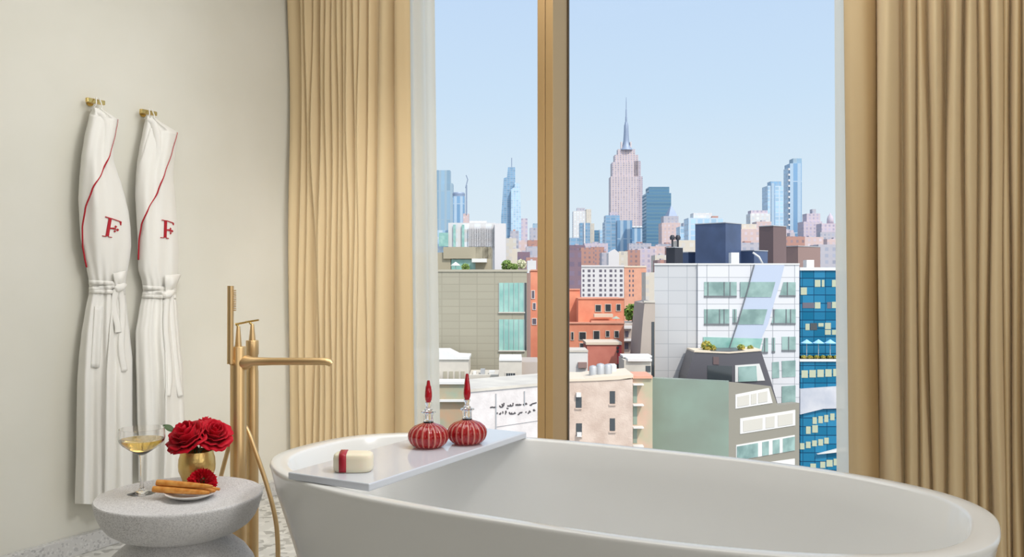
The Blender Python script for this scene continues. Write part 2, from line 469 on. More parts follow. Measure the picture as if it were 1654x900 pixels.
for (a, b, z, n) in prof:
    for k in range(SEG):
        p = sup(a, b, 2*PI*k/SEG, n); p.z = z; tb.v.append(p)
for i in range(len(prof)-1):
    for k in range(SEG):
        k2 = (k+1) % SEG
        tb.f.append((i*SEG+k, i*SEG+k2, (i+1)*SEG+k2, (i+1)*SEG+k))
tb.f.append(tuple(range(SEG))[::-1]); tb.f.append(tuple((len(prof)-1)*SEG+k for k in range(SEG)))
tub = tb.build('bathtub', M['tub'], smooth=True, sharp=50, org=(TX, TY, 0))
tag(tub, 'large white oval freestanding bathtub in front of the window', 'bathtub')

tr = MB(); tr.box((-1.378, 1.435, .5705), (-1.148, 2.135, .587))
tray = tr.build('bath_tray', M['tray'], bevel=.003)
tag(tray, 'white board laid across the bathtub holding two bottles and a soap', 'tray')

# ------------------------------------------------------------------ perfume bottles
def ribbed(name, dark, light, n, rough=.05):
    m = bpy.data.materials.new(name); m.use_nodes = True
    t = m.node_tree; b = t.nodes['Principled BSDF']
    tcn = t.nodes.new('ShaderNodeTexCoord'); sp = t.nodes.new('ShaderNodeSeparateXYZ'); t.links.new(tcn.outputs['Object'], sp.inputs[0])
    at = t.nodes.new('ShaderNodeMath'); at.operation = 'ARCTAN2'; t.links.new(sp.outputs[1], at.inputs[0]); t.links.new(sp.outputs[0], at.inputs[1])
    ml = t.nodes.new('ShaderNodeMath'); ml.operation = 'MULTIPLY'; ml.inputs[1].default_value = n; t.links.new(at.outputs[0], ml.inputs[0])
    cs = t.nodes.new('ShaderNodeMath'); cs.operation = 'COSINE'; t.links.new(ml.outputs[0], cs.inputs[0])
    rp = t.nodes.new('ShaderNodeValToRGB'); el = rp.color_ramp.elements
    el[0].position = .72; el[0].color = dark; el[1].position = 1.0; el[1].color = light  # pale crest lines put the ribs' silvery highlights into the colour
    mr = t.nodes.new('ShaderNodeMapRange'); mr.inputs[1].default_value = -1; mr.inputs[2].default_value = 1
    t.links.new(cs.outputs[0], mr.inputs[0]); t.links.new(mr.outputs[0], rp.inputs[0]); t.links.new(rp.outputs[0], b.inputs['Base Color'])
    setp(b, Roughness=rough, Transmission_Weight=.45, IOR=1.4, Coat_Weight=.5)
    return m
M['clear'] = mat('clear_glass', (1,1,1,1), .0, Transmission_Weight=1.0, IOR=1.42)
M['red_glass'] = ribbed('red_ribbed_glass', lin(178,20,28), lin(232,160,142), 20)
M['ruby'] = mat('ruby_glass', lin(200,24,44), .03, Transmission_Weight=.55, IOR=1.4, Coat_Weight=.4)
def bottle(loc, label, hs):
    t = thing('perfume_bottle', label, 'bottle', loc, 'red ribbed glass bottles on the bath tray')
    o = Vector(loc); rib = lambda a, z: 1 + .028*math.cos(20*a)
    R0 = .0515
    pr = [(.020,0),(.030,.0008),(.0385,.004),(.0465,.012),(.0505,.021),(R0,.029),(.0500,.037),(.0450,.046),(.0360,.0535),(.0250,.058),(.0165,.0605),(.0135,.0625)]
    MB().lathe(pr, o, 160, rib).build('body', M['red_glass'], t, smooth=True)
    nk = [(.0132,.0625),(.0125,.066),(.0120,.082),(.0135,.0865),(.0185,.0885),(.0190,.0905),(.0170,.0915),(.0130,.0915),(.0095,.090),(.0085,.080),(.0085,.066)]
    MB().lathe(nk, o, 40).build('neck', M['clear'], t, smooth=True, sharp=40)
    MB().lathe([(.0080,.070),(.0080,.091),(.0100,.0925),(.0100,.096),(.0060,.100),(.0058,.106),(.0085,.112),(.0085,.115)], o, 32).build('stopper_plug', M['clear'], t, smooth=True, sharp=40)
    MB().lathe([(.0060,.115),(.0084,.122),(.0094,.130),(.0090,.140),(.0074,.155),(.0054,.170+hs),(.0040,.180+hs),(.0028,.183+hs)], o, 10).build('stopper', M['ruby'], t, smooth=True, sharp=60)
    return t
def tpt(px, py, z):
    d = F*(H-z)/(py-CY); p = ray(px)*d; p.z = z; return p
b1 = tpt(692, 722, .5872); b2 = tpt(756.5, 716.5, .5872)
b2.x -= .004
bottle(b1, 'red ribbed glass bottle standing nearer the soap, before the white sheer', -.012)
bottle(b2, 'red ribbed glass bottle at the far end of the white bath tray', 0.0)

# ------------------------------------------------------------------ soap
M['soap'] = mat('soap', lin(240,230,206), .5, Subsurface_Weight=.15)
M['ribbon'] = mat('red_ribbon', lin(170,24,44), .4)
sp0 = tpt(571, 760, .5872)
so = thing('soap', 'cream oval soap with a red ribbon band on the bath tray', 'soap', sp0)
ax = cR.copy(); ay = Vector((-ax.y, ax.x, 0))
def soap_shape(mb, hw, hd, h, rr, s0=-1, s1=1, grow=0.0):
    ns = 64
    prf = [(1-.10, .0), (1-.02, .003), (1, .010), (1, h-.010), (1-.03, h-.003), (1-.12, h), (.5, h+.0015), (.02, h+.002)]
    for (k, z) in prf:
        for i in range(ns):
            a = 2*PI*i/ns; c_, s_ = math.cos(a), math.sin(a)
            x = math.copysign(abs(c_)**(2/3.2), c_)*(hw*k); y = math.copysign(abs(s_)**(2/3.2), s_)*(hd*k)
            mb.v.append(sp0 + ax*x + ay*y + UPV*z)
    for j in range(len(prf)-1):
        for i in range(ns):
            i2 = (i+1) % ns; mb.f.append((j*ns+i, j*ns+i2, (j+1)*ns+i2, (j+1)*ns+i))
    mb.f.append(tuple(range(ns))[::-1]); mb.f.append(tuple((len(prf)-1)*ns+i for i in range(ns)))
    return mb
soap_shape(MB(), .044, .030, .040, .01).build('bar', M['soap'], so, smooth=True, sharp=60)
rb = MB()
loop = []
for (yy, zz) in ((-.0302,.002),(-.0308,.010),(-.0308,.030),(-.0290,.0385),(-.024,.0415),(0,.0428),(.024,.0415),(.029,.0385),(.0308,.030),(.0308,.010),(.0302,.002)):
    loop.append((yy, zz))
for x_, sk in ((-.030, 0), (-.014, 0)):
    for yy, zz in loop: rb.v.append(sp0 + ax*(x_ + yy*-.1) + ay*yy*1.0 + UPV*zz)
n_ = len(loop)
rb.f = [(i, i+1, n_+i+1, n_+i) for i in range(n_-1)]
rb.build('ribbon', M['ribbon'], so, smooth=True, solid=.0014, recalc=False)
# ------------------------------------------------------------------ stone side table
TT = .47
tc_ = tpt(291, 798, TT)
tpf = [(.170,0),(.192,.004),(.1965,.02),(.1985,.10),(.1990,.18),(.1975,.225),(.1920,.262),(.1800,.296),(.1620,.322),(.1380,.342),(.1160,.354),(.1075,.3645),(.1120,.3700),(.1300,.3745),(.1540,.3830),(.1730,.3960),(.1850,.4110),(.1940,.4300),(.1995,.4480),(.2022,.4590),(.2028,.4645),(.2020,.4682),(.2000,.470),(.10,.470),(.01,.470)]
tbl = MB().lathe(tpf, (tc_.x, tc_.y, 0), 96).build('side_table', M['table_stone'], smooth=True, sharp=40, org=(tc_.x, tc_.y, 0))
tag(tbl, 'hourglass shaped speckled grey stone side table left of the bathtub', 'side table')

# champagne coupe
M['wine'] = mat('wine', lin(240,205,110), .0, Transmission_Weight=1.0, IOR=1.33)
g0 = tpt(229, 797, TT)
cg = thing('champagne_coupe', 'stemmed coupe glass of pale golden wine on the stone side table', 'glass', g0)
MB().lathe([(.0350,.0003),(.0350,.0016),(.020,.0036),(.0095,.0075),(.0052,.016),(.0038,.030),(.0034,.060),(.0040,.088),(.0070,.0985)], g0, 48).build('foot_and_stem', M['clear'], cg, smooth=True, sharp=60)
bo = [(.0070,.0985),(.0180,.1045),(.0330,.1140),(.0470,.1250),(.0545,.1345),(.0562,.1420),(.0556,.1530),(.0545,.1665)]
bi = [(.0536,.1666),(.0547,.1530),(.0552,.1420),(.0535,.1352),(.0463,.1262),(.0325,.1154),(.0180,.1062),(.004,.1015)]
MB().lathe(bo + bi, g0, 64, capb=True, capt=True).build('bowl', M['clear'], cg, smooth=True, sharp=60)
MB().lathe([(.0039,.1020),(.0178,.1066),(.0322,.1158),(.0459,.1266),(.0530,.1355),(.0543,.1385),(.02,.1386),(.002,.1386)], g0, 64).build('wine', M['wine'], cg, smooth=True, sharp=40)

# gold vase
M['gold'] = mat('hammered_gold', lin(228,196,126), .32, .85, bump=(120, .5, .002))
v0 = tpt(318, 784, TT)
vs = MB(); vp = [(.026,.0),(.031,.002),(.038,.018),(.0455,.040),(.0475,.055),(.0455,.072),(.0405,.092),(.0388,.092),(.0430,.072),(.0450,.055),(.043,.040),(.035,.018),(.02,.006)]
vs.lathe(vp, v0, 32, lambda a, z: 1 + .022*math.cos(8*(a + z*18)))
vase = vs.build('vase', M['gold'], org=v0, smooth=True, sharp=25)
tag(vase, 'small rounded hammered gold vase holding red roses on the side table', 'vase')

# roses
M['rose'] = mat('rose_petals', lin(190,8,36), .55, spec=.2, Sheen_Weight=.05, noise=(60, lin(206,12,40), 1))
M['green'] = mat('leaf_green', lin(70,98,52), .5)
M['carn'] = mat('carnation_petals', lin(200,10,34), .65, spec=.15, Sheen_Weight=.05)
def frame(n):
    n = Vector(n).normalized(); a = n.orthogonal().normalized(); return n, a, n.cross(a)
def petals(mb, c, nrm, Rr, layers, seed, h0=-.55, rnd_=.06):
    rnd = random.Random(seed); n, a, b = frame(nrm)
    K = len(layers)
    for k, cnt in enumerate(layers):
        f = k/(K-1)
        for q in range(cnt):
            a0 = 2*PI*(q + .37*k + rnd.uniform(-.12, .12))/cnt
            half = (1.25 if k < 2 else 1.0)*PI/cnt*1.28
            op = Rr*(.16 + .80*f**.85)*(1 + rnd.uniform(-rnd_, rnd_)); hh = Rr*(1.30 - .62*f**1.4)*(1 + rnd.uniform(-rnd_, rnd_))
            curl = .05 + .42*f; tw = rnd.uniform(-.12, .12); ph = rnd.uniform(0, 6)
            def fn(u, v):
                s = 2*u-1
                t = v*(1 - .16*abs(s)**2.5)
                rr = op*(t**.55)*(1 + curl*max(0, t-.72)*2.2) * (1 - .10*(1-abs(s))*f)
                z = Rr*h0 + hh*t**1.15 - Rr*curl*max(0, t-.78)**1.3*2.6
                an = a0 + s*half*(.35 + .65*min(1, t*2.2)) + tw*t
                rr *= 1 + .035*math.sin(3*s*PI + ph)*t + .02*s
                z += Rr*.05*math.sin(5*s + ph)*t*t
                return Vector(c) + a*(rr*math.cos(an)) + b*(rr*math.sin(an)) + n*z
            mb.grid(fn, 9, 9)
    return mb
def leafmesh(mb, p0, p1, wd, up=Vector((0,0,1)), droop=.15):
    p0, p1 = Vector(p0), Vector(p1); ax_ = p1-p0; sd_ = ax_.cross(up).normalized()
    def fn(u, v):
        wv = wd*math.sin(PI*min(.999, v*.97+.02))**.8*(1 if v < .5 else 1 - .25*(v-.5))
        return p0 + ax_*v + sd_*((2*u-1)*wv) + up*(abs(2*u-1)*wd*.35 - droop*ax_.length*(v*v - v))
    return mb.grid(fn, 7, 12)
vtop = v0 + Vector((0,0,.086))
def rose(px, py, d, Rr, nrm, seed, label, leaf=None, layers=(3,4,5,5,6,7)):
    c = cpt(px, py, d)
    t = thing('rose', label, 'flower', (c.x, c.y, c.z), 'red roses in the gold vase')
    petals(MB(), c, nrm, Rr, layers, seed).build('bloom', M['rose'], t, smooth=True, recalc=False, solid=.0008)
    n = Vector(nrm).normalized(); base = c - n*Rr*.6
    k = (v0 - Vector((c.x, c.y, v0.z)))
    foot = v0 + Vector((-k.x*.12, -k.y*.12, .014))
    mid = vtop + Vector((-k.x*.22, -k.y*.22, .004))
    MB().tube([base + n*Rr*.12, base, (base+mid)/2, mid, (mid+foot)/2, foot], .0022, 8).build('stem', M['green'], t, smooth=True)
    sp_ = MB()
    _, a, b = frame(n)
    for q in range(5):
        dd = a*math.cos(q*2*PI/5) + b*math.sin(q*2*PI/5)
        leafmesh(sp_, base + dd*.003, base + dd*Rr*.42 - n*Rr*.10, .006, up=n)
    sp_.build('sepals', M['green'], t, smooth=True, recalc=False)
    if leaf: leafmesh(MB(), leaf[0], leaf[1], .010, up=Vector((.2,-.5,.8)).normalized()).build('leaf', M['green'], t, smooth=True, recalc=False, solid=.0006)
    return t
toC = -cF
rose(304, 706, 2.255, .056, (toC*.55 + UPV*.9 - cR*.30), 3, 'left red rose of the vase, its petals widest and turned to the wine glass', leaf=(cpt(284, 699, 2.27), cpt(264, 688, 2.26)))
rose(345, 702, 2.275, .049, (toC*.5 + UPV*.8 + cR*.45), 8, 'right red rose of the vase, nearest the brass tub filler')
rose(330, 694, 2.345, .046, (UPV*1.0 + cF*.2), 14, 'red rose standing at the back between the other two in the vase')

# dish, wafers, carnation
M['dish'] = mat('porcelain', lin(238,236,232), .25)
d0 = tpt(309, 805, TT)
dm = MB().lathe([(.026,0),(.030,.0012),(.044,.006),(.058,.0125),(.0625,.0155),(.0628,.0165),(.0615,.0168),(.056,.0140),(.042,.0082),(.028,.005),(.004,.004)], d0, 64)
dish = dm.build('dish', M['dish'], smooth=True, sharp=60, org=d0)
tag(dish, 'small shallow white dish of wafers beside the gold vase', 'dish')
M['wafer'] = mat('wafer', lin(205,130,50), .45, noise=(70, lin(226,165,86), 1), bump=(160, .3, .001))
wu = Vector((cR.x, cR.y, 0)); wv_ = Vector((cF.x, cF.y, 0))
zr = TT + .0150
wl_specs = [(-.014, .0060, -.006, 'wafer stick lowest and nearest on the white dish'), (.004, .0068, .004, 'wafer stick lying behind the front one on the white dish'),
            (-.006, .0200, .000, 'topmost wafer stick on the white dish'), (.024, .0076, .010, 'wafer stick at the back of the white dish, in front of the red carnation')]
for i, (oy, oz, sx_, lab) in enumerate(wl_specs):
    hl = .072
    p0 = d0 + wu*(-hl + sx_ - .012) + wv_*(oy); p1 = d0 + wu*(hl + sx_ - .016) + wv_*(oy*.75 - .003)
    p0.z = zr + oz + .0055; p1.z = zr + oz - .0040
    pts = [p0 + (p1-p0)*(k/12) for k in range(13)]
    rs = [.0082*(1 - .45*(k/12)**2) for k in range(13)]; rs[0] *= .9; rs[-1] *= .7
    o = MB().tube(pts, rs, 14).build('wafer_stick', M['wafer'], smooth=True, sharp=50)
    tag(o, 'golden ' + lab, 'biscuit', 'golden wafer sticks on the white dish')
cc = cpt(326, 778, 2.205); cc.z = max(cc.z, TT + .030)
ct = thing('carnation', 'round frilly red carnation lying between the wafers and the gold vase', 'flower', cc)
cm = MB(); cn, ca, cb = frame(toC*.75 + UPV*.8 + cR*.1)
rnd = random.Random(5)
for k, cnt in enumerate((6, 10, 14, 18, 20, 22)):
    f = k/5
    for q in range(cnt):
        a0 = 2*PI*(q + rnd.uniform(-.2,.2))/cnt; ln = .036*(1+rnd.uniform(-.1,.06)); el = R(82 - 88*f) + rnd.uniform(-.1,.1); ph = rnd.uniform(0,6)
        rd = ca*math.cos(a0) + cb*math.sin(a0); tg = -ca*math.sin(a0) + cb*math.cos(a0)
        def fn(u, v):
            s = 2*u-1; t = v
            p = cc - cn*.010 + (rd*math.cos(el) + cn*math.sin(el))*ln*t*(1 - .06*math.cos(s*9+ph)*t)
            return p + tg*(s*.0105*(.15 + t**1.2)) + (cn*math.cos(el) - rd*math.sin(el))*(.0022*math.sin(s*8 + ph)*t*t - .004*t*t*f)
        cm.grid(fn, 10, 5)
cm.build('bloom', M['carn'], ct, smooth=True, recalc=False)
MB().lathe([(.006,-.022),(.009,-.016),(.010,-.004),(.006,.0)], (0,0,0), 16).build('calyx', M['green'], None, smooth=True)
_cx = bpy.context.scene.objects['calyx']; _cx.parent = ct; _cx.location = cn*-.008
_cx.rotation_euler = cn.to_track_quat('Z', 'Y').to_euler()

# ------------------------------------------------------------------ floor standing tub filler
pA = cpt(385, 450, 2.45); pB = cpt(407.5, 450, 2.56)
def zof(py, d): return H + (CY-py)/F*d
fa = thing('tub_filler', 'tall brushed brass floor-standing tub filler with spout, levers and hand shower', 'faucet', (pA.x, pA.y, 0))
zA, zB = zof(560, 2.45), zof(550, 2.56)
MB().lathe([(.0225,0),(.0225,zA-.002),(.0215,zA)], (pA.x, pA.y, 0), 40).build('pole', M['brass'], fa, smooth=True, sharp=40)
MB().lathe([(.0180,0),(.0180,zof(600,2.56)),(.0165,zof(596,2.56)),(.0165,zof(574,2.56)),(.0185,zof(572,2.56)),(.0185,zB-.002),(.0175,zB)], (pB.x, pB.y, 0), 40).build('pole', M['brass'], fa, smooth=True, sharp=40)
MB().lathe([(.040,0),(.040,.008),(.036,.010)], (pA.x, pA.y, 0), 40).build('floor_flange', M['brass'], fa, smooth=True, sharp=40)
MB().lathe([(.036,0),(.036,.0078),(.033,.0098)], (pB.x, pB.y, 0), 40).build('floor_flange', M['brass'], fa, smooth=True, sharp=40)
for (p, z0_, py1, d, pxa, pya, pxb, pyb) in ((pA, zA, 527, 2.45, 380.5, 524, 398.5, 520.5), (pB, zB, 523, 2.56, 397, 520.5, 418, 517)):
    z1_ = zof(py1, d)
    hd = MB().lathe([(.0100,z0_),(.0096,z0_+.004),(.0052,z1_-.003),(.0040,z1_)], (p.x, p.y, 0), 28).build('valve_cone', M['brass'], fa, smooth=True, sharp=40)
    a_, b_ = cpt(pxa, pya, d), cpt(pxb, pyb, d)
    lv_ = MB().tube([Vector((p.x, p.y, z1_-.004)), (Vector((p.x,p.y,z1_+.002))*.6 + a_*.4)], .0036, 12)
    lv_.tube([a_, a_ + (b_-a_)*.1, b_], [.0040,.0030,.0026], 12); lv_.build('lever', M['brass_hook'], hd, smooth=True, sharp=50)
s0 = cpt(392, 586, 2.45); s1 = cpt(408, 584, 2.445)
pts = [s0, s0 + (s1-s0)*.5, s1, cpt(440, 584, 2.44), cpt(480, 584, 2.43), cpt(518, 584, 2.42), cpt(527, 584.3, 2.42), cpt(532, 585.5, 2.42), cpt(535.5, 588.5, 2.42)]
MB().tube(pts, [.0215,.0200,.0125,.0108,.0105,.0105,.0105,.0104,.0090], 20).build('spout', M['brass'], fa, smooth=True, sharp=50)
# hand shower
h0_, h1_ = cpt(372, 588, 2.42), cpt(372.5, 462, 2.42)
hs_ = MB().tube([h0_, h1_], .0088, 24).build('hand_shower', M['brass'], fa, smooth=True, sharp=40)
nz_ = MB()
for k in range(12):
    p = cpt(376, 469.5 + k*2.9, 2.42); nz_.tube([p, p + cR*.0095], [.0016,.0014], 8)
nz_.build('nozzles', M['brass'], hs_, smooth=True, sharp=40)
MB().tube([cpt(373, 585, 2.425), cpt(380, 585, 2.445)], .0085, 16).build('holder', M['brass'], fa, smooth=True, sharp=40)
# hose
def bez(P, n=40):
    P = [Vector(p) for p in P]; o = []
    Q = [P[0]*2-P[1]] + P + [P[-1]*2-P[-2]]
    for i in range(1, len(Q)-2):
        for k in range(n//(len(P)-1)+1):
            t = k/(n//(len(P)-1)+1)
            p0, p1, p2, p3 = Q[i-1:i+3]
            o.append(.5*((2*p1) + (p2-p0)*t + (2*p0-5*p1+4*p2-p3)*t*t + (3*p1-p0-3*p2+p3)*t**3))
    o.append(P[-1]); return o
hp = [cpt(352, 790, 2.60), cpt(362, 750, 2.555), cpt(374, 708, 2.515), cpt(386, 684, 2.503), cpt(399, 694, 2.49), cpt(415, 736, 2.475), cpt(433, 790, 2.46), cpt(446, 845, 2.44), cpt(449, 905, 2.42), cpt(446, 960, 2.40)]
end = hp[-1].copy(); end.z = .012; hp.append(end)
beg = cpt(338, 850, 2.62); b2_ = beg.copy(); b2_.z = .012
MB().tube(bez([b2_, beg] + hp, 140), .0066, 12).build('hose', M['brass'], fa, smooth=True)

# ------------------------------------------------------------------ robes and hooks
def lerp(tab, z):
    if z >= tab[0][0]: return tab[0][1]
    for (za, ya), (zb, yb_) in zip(tab, tab[1:]):
        if z >= zb:
            t = (za-z)/(za-zb); t = t*t*(3-2*t)*.35 + t*.65
            return ya + (yb_-ya)*t
    return tab[-1][1]
RX = -2.945
def robe(label, hook_label, hookpx, left, right, pip, belt_py, knot, loop_px, tails, flap, pocket, emb, zbot, seed, collar):
    xp = RX + .012
    LT = [(wpt(x, y, xp).z, wpt(x, y, xp).y) for x, y in left]; RT = [(wpt(x, y, xp).z, wpt(x, y, xp).y) for x, y in right]
    ztop = max(LT[0][0], RT[0][0])
    zbelt = wpt(sum(k[0] for k in knot)/len(knot), belt_py, xp).z
    rn = random.Random(seed); ph = [rn.uniform(0, 6.28) for _ in range(8)]
    def edges(z): return lerp(LT, z), lerp(RT, z)
    def thick(z):
        if z > zbelt: return .045 + .03*math.sin(PI*min(1, (ztop-z)/(ztop-zbelt)))**.7 * 1.1
        return .045 + .035*min(1, (zbelt-z)/.35)
    def fold(s, z):
        if z > zbelt:
            k = (z-zbelt)/(ztop-zbelt); near = math.exp(-k*9)
            return (.009*math.sin(4.5*s + 3*k + ph[0]) + .005*math.sin(9*s - 6*k + ph[1]))*(1-near*.5) + .005*near*math.sin(17*s + ph[2] + 6*k)
        k = (zbelt-z)/(zbelt-zbot)
        amp = .006 + .014*min(1, k*1.6)
        return amp*(math.sin(8.5*s + ph[3] + .8*k) + .55*math.sin(15*s + ph[4] - 1.2*k) + .3*math.sin(25*s+ph[5])*math.exp(-k*3))
    def front(y, z, off=0.0):
        yl, yr = edges(z); s = max(-1, min(1, (2*y-yl-yr)/max(.001, yr-yl)))
        prof_ = max(0, 1-abs(s)**2.4)**.55
        q = Vector((xp, y, z)); dr = (Vector((0, 0, H)) - q).normalized()
        return q + dr*(thick(z)*prof_ + fold(s, z)*prof_ + off)
    def sp(px, py, off=0.0):
        q = wpt(px, py, xp)
        return front(q.y, q.z, off)
    def hem(s, z): return -.030*(s+.6)*max(0, (zbelt-z)/(zbelt-zbot))**3
    hk = wpt(hookpx[0], hookpx[1], RX+.03)
    t = thing('bathrobe', label, 'bathrobe', (RX, hk.y, zbot), 'white bathrobes on the brass hooks')
    body = MB(); nz_, nu = 110, 72
    for j in range(nz_):
        z = ztop + (zbot-ztop)*j/(nz_-1); yl, yr = edges(z)
        for i in range(nu):
            s = -math.cos(PI*i/(nu-1)); body.v.append(front((yl+yr)/2 + s*(yr-yl)/2, z) + UPV*hem(s, z))
        for i in range(10):
            s = 1 - 2*(i+.5)/10; body.v.append(Vector((RX + .004, (yl+yr)/2 + s*(yr-yl)/2*.96, z + hem(s, z))))
    m_ = nu+10
    for j in range(nz_-1):
        for i in range(m_):
            i2 = (i+1) % m_; body.f.append((j*m_+i, j*m_+i2, (j+1)*m_+i2, (j+1)*m_+i))
    body.f.append(tuple(range(m_))); body.f.append(tuple((nz_-1)*m_+i for i in range(m_))[::-1])
    body.build('robe_body', M['robe'], t, smooth=True, sharp=70)
    # lapel and its red piping
    pz = sorted([(wpt(x, y, xp).z, wpt(x, y, xp).y) for x, y in pip], reverse=True)
    def pipy(z): return lerp(pz, z)
    za, zb = pz[0][0], pz[-1][0]
    def lap(u, v):
        z = za + (zb-za)*v; yl, yr = edges(z); ye = max(yl+.001, min(pipy(z), yr-.0005)); y0 = max(yl+.002, ye-.13)
        return front(y0 + (ye-y0)*u, z, .002 + .007*u)
    MB().grid(lap, 16, 60).build('lapel', M['robe'], t, smooth=True, recalc=False, solid=.004)
    pp = []
    for k in range(61):
        z = za + (zb-za)*k/60; yl, yr = edges(z); pp.append(front(max(yl+.001, min(pipy(z), yr-.0003)), z, .0105))
    MB().tube(pp, .0030, 8).build('red_piping', M['red_thread'], t, smooth=True)['label'] = 'dark red piping'
    cq = [sp(x, y, -.004) for x, y in collar]
    cb_ = bez(cq, 30); n_c = len(cb_)
    MB().tube(cb_, [.004 + .013*math.sin(PI*min(1, .12 + .88*i/(n_c-1)))**.8 for i in range(n_c)], 12).build('collar', M['robe'], t, smooth=True)
    # front overlap below the belt
    fz = sorted([(wpt(x, y, xp).z, wpt(x, y, xp).y) for x, y in flap], reverse=True)
    def fl(u, v):
        z = fz[0][0] + (zbot + .002 - fz[0][0])*v; yl, yr = edges(z); ya = lerp(fz, z)
        y = ya + (yr-.004-ya)*u
        return front(y, z, .010 - .006*u) + UPV*hem((2*y-yl-yr)/(yr-yl), z)
    MB().grid(fl, 24, 50).build('front_overlap', M['robe'], t, smooth=True, recalc=False, solid=.004)
    if pocket:
        x0_, y0_, x1_, y1_ = pocket
        def pk(u, v): return sp(x0_ + (x1_-x0_)*u + (y1_-y0_)*v*-.06, y0_ + (y1_-y0_)*v, .004)
        MB().grid(pk, 8, 14).build('pocket', M['robe'], t, smooth=True, recalc=False, solid=.004)
    # belt: three turns
    for q in range(3):
        def bl(u, v):
            yl, yr = edges(zbelt); s = -1 + 2*u
            z = zbelt - .016 + q*.016 + .008*(s*.8 if q % 2 else -s*.5) + (v-.5)*.015
            yl, yr = edges(z); y = (yl+yr)/2 + s*(yr-yl)/2*.995
            return front(y, z, .006 + .006*math.sin(PI*v) + .002*q)
        MB().grid(bl, 40, 6).build('belt', M['robe'], t, smooth=True, recalc=False, solid=.003)
    kp = [sp(x, y, .020) for x, y in knot]
    MB().tube(bez(kp, 12), [.010 + .006*math.sin(PI*i/12) for i in range(len(bez(kp, 12)))], 12).build('belt_knot', M['robe'], t, smooth=True)
    (ba, bb, bc, bd) = [Vector((x, y, 0)) for x, y in loop_px]
    def bowf(u, v):
        q = (ba*(1-u) + bb*u)*(1-v) + (bd*(1-u) + bc*u)*v
        return sp(q.x, q.y, .012 + .022*math.sin(PI*min(1, .12+v*.8))*math.sin(PI*min(1, .15+.7*u)) + .004*math.sin(u*9 + v*3))
    def ribbon(P, wd):
        B = bez(P, 24); mb = MB(); n = len(B)
        for i, p in enumerate(B):
            tg = (B[min(i+1, n-1)] - B[max(i-1, 0)]).normalized(); sdv = tg.cross(Vector((1,0,0)))
            if sdv.length < .1: sdv = Vector((0,1,0))
            sdv.normalize()
            for k in range(5):
                s = (k-2)/2; mb.v.append(p + sdv*wd*s + Vector((.003*math.cos(s*2), 0, 0)))
        mb.f = [(i*5+k, i*5+k+1, (i+1)*5+k+1, (i+1)*5+k) for i in range(n-1) for k in range(4)]
        return mb
    MB().grid(bowf, 16, 14).build('belt_bow', M['robe'], t, smooth=True, recalc=False, solid=.004)
    for tl_ in tails:
        ribbon([sp(x, y, .016) for x, y in tl_], .013).build('belt_tail', M['robe'], t, smooth=True, recalc=False, solid=.004)
    # embroidered letter
    em = MB()
    for poly in emb:
        # each stroke: quad in photo pixels, laid on the cloth as a small grid
        (a, b, c_, d_) = [Vector((x, y, 0)) for x, y in poly]
        L1 = max((b-a).length, (c_-d_).length); L2 = max((d_-a).length, (c_-b).length)
        nu_, nv_ = max(2, int(L1/1.5)+2), max(2, int(L2/1.5)+2)
        def fn(u, v):
            q = (a*(1-u)+b*u)*(1-v) + (d_*(1-u)+c_*u)*v
            return sp(q.x, q.y, .0035)
        em.grid(fn, nu_, nv_)
    em.build('embroidered_letter', M['red_thread'], t, recalc=False, solid=.0025)['label'] = 'red embroidered serif letter F with a small four-petal flower'
    # hanging loop
    tl_ = MB()
    for dy in (-.012, .014):
        p = front(hk.y+dy*1.6, ztop-.012, -.01); tl_.tube(bez([p, Vector((RX+.030, hk.y+dy*.9, hk.z-.014)), Vector((RX+.022, hk.y+dy*.5, hk.z+.013))], 12), .0022, 8)
    tl_.build('hanging_loop', M['robe'], t, smooth=True)
    # hook
    h = thing('wall_hook', hook_label, 'hook', (WX, hk.y, hk.z), 'brass wall hooks for the robes')
    MB().box((WX+.028, hk.y-.037, hk.z-.0085), (WX+.042, hk.y+.037, hk.z+.0085)).build('bar', M['brass_hook'], h, bevel=.0025)
    MB().tube([(WX, hk.y, hk.z), (WX+.030, hk.y, hk.z)], .007, 16).build('post', M['brass_hook'], h, smooth=True, sharp=40)
    MB().tube([(WX, hk.y, hk.z), (WX+.004, hk.y, hk.z)], .015, 24).build('wall_plate', M['brass_hook'], h, smooth=True, sharp=40)

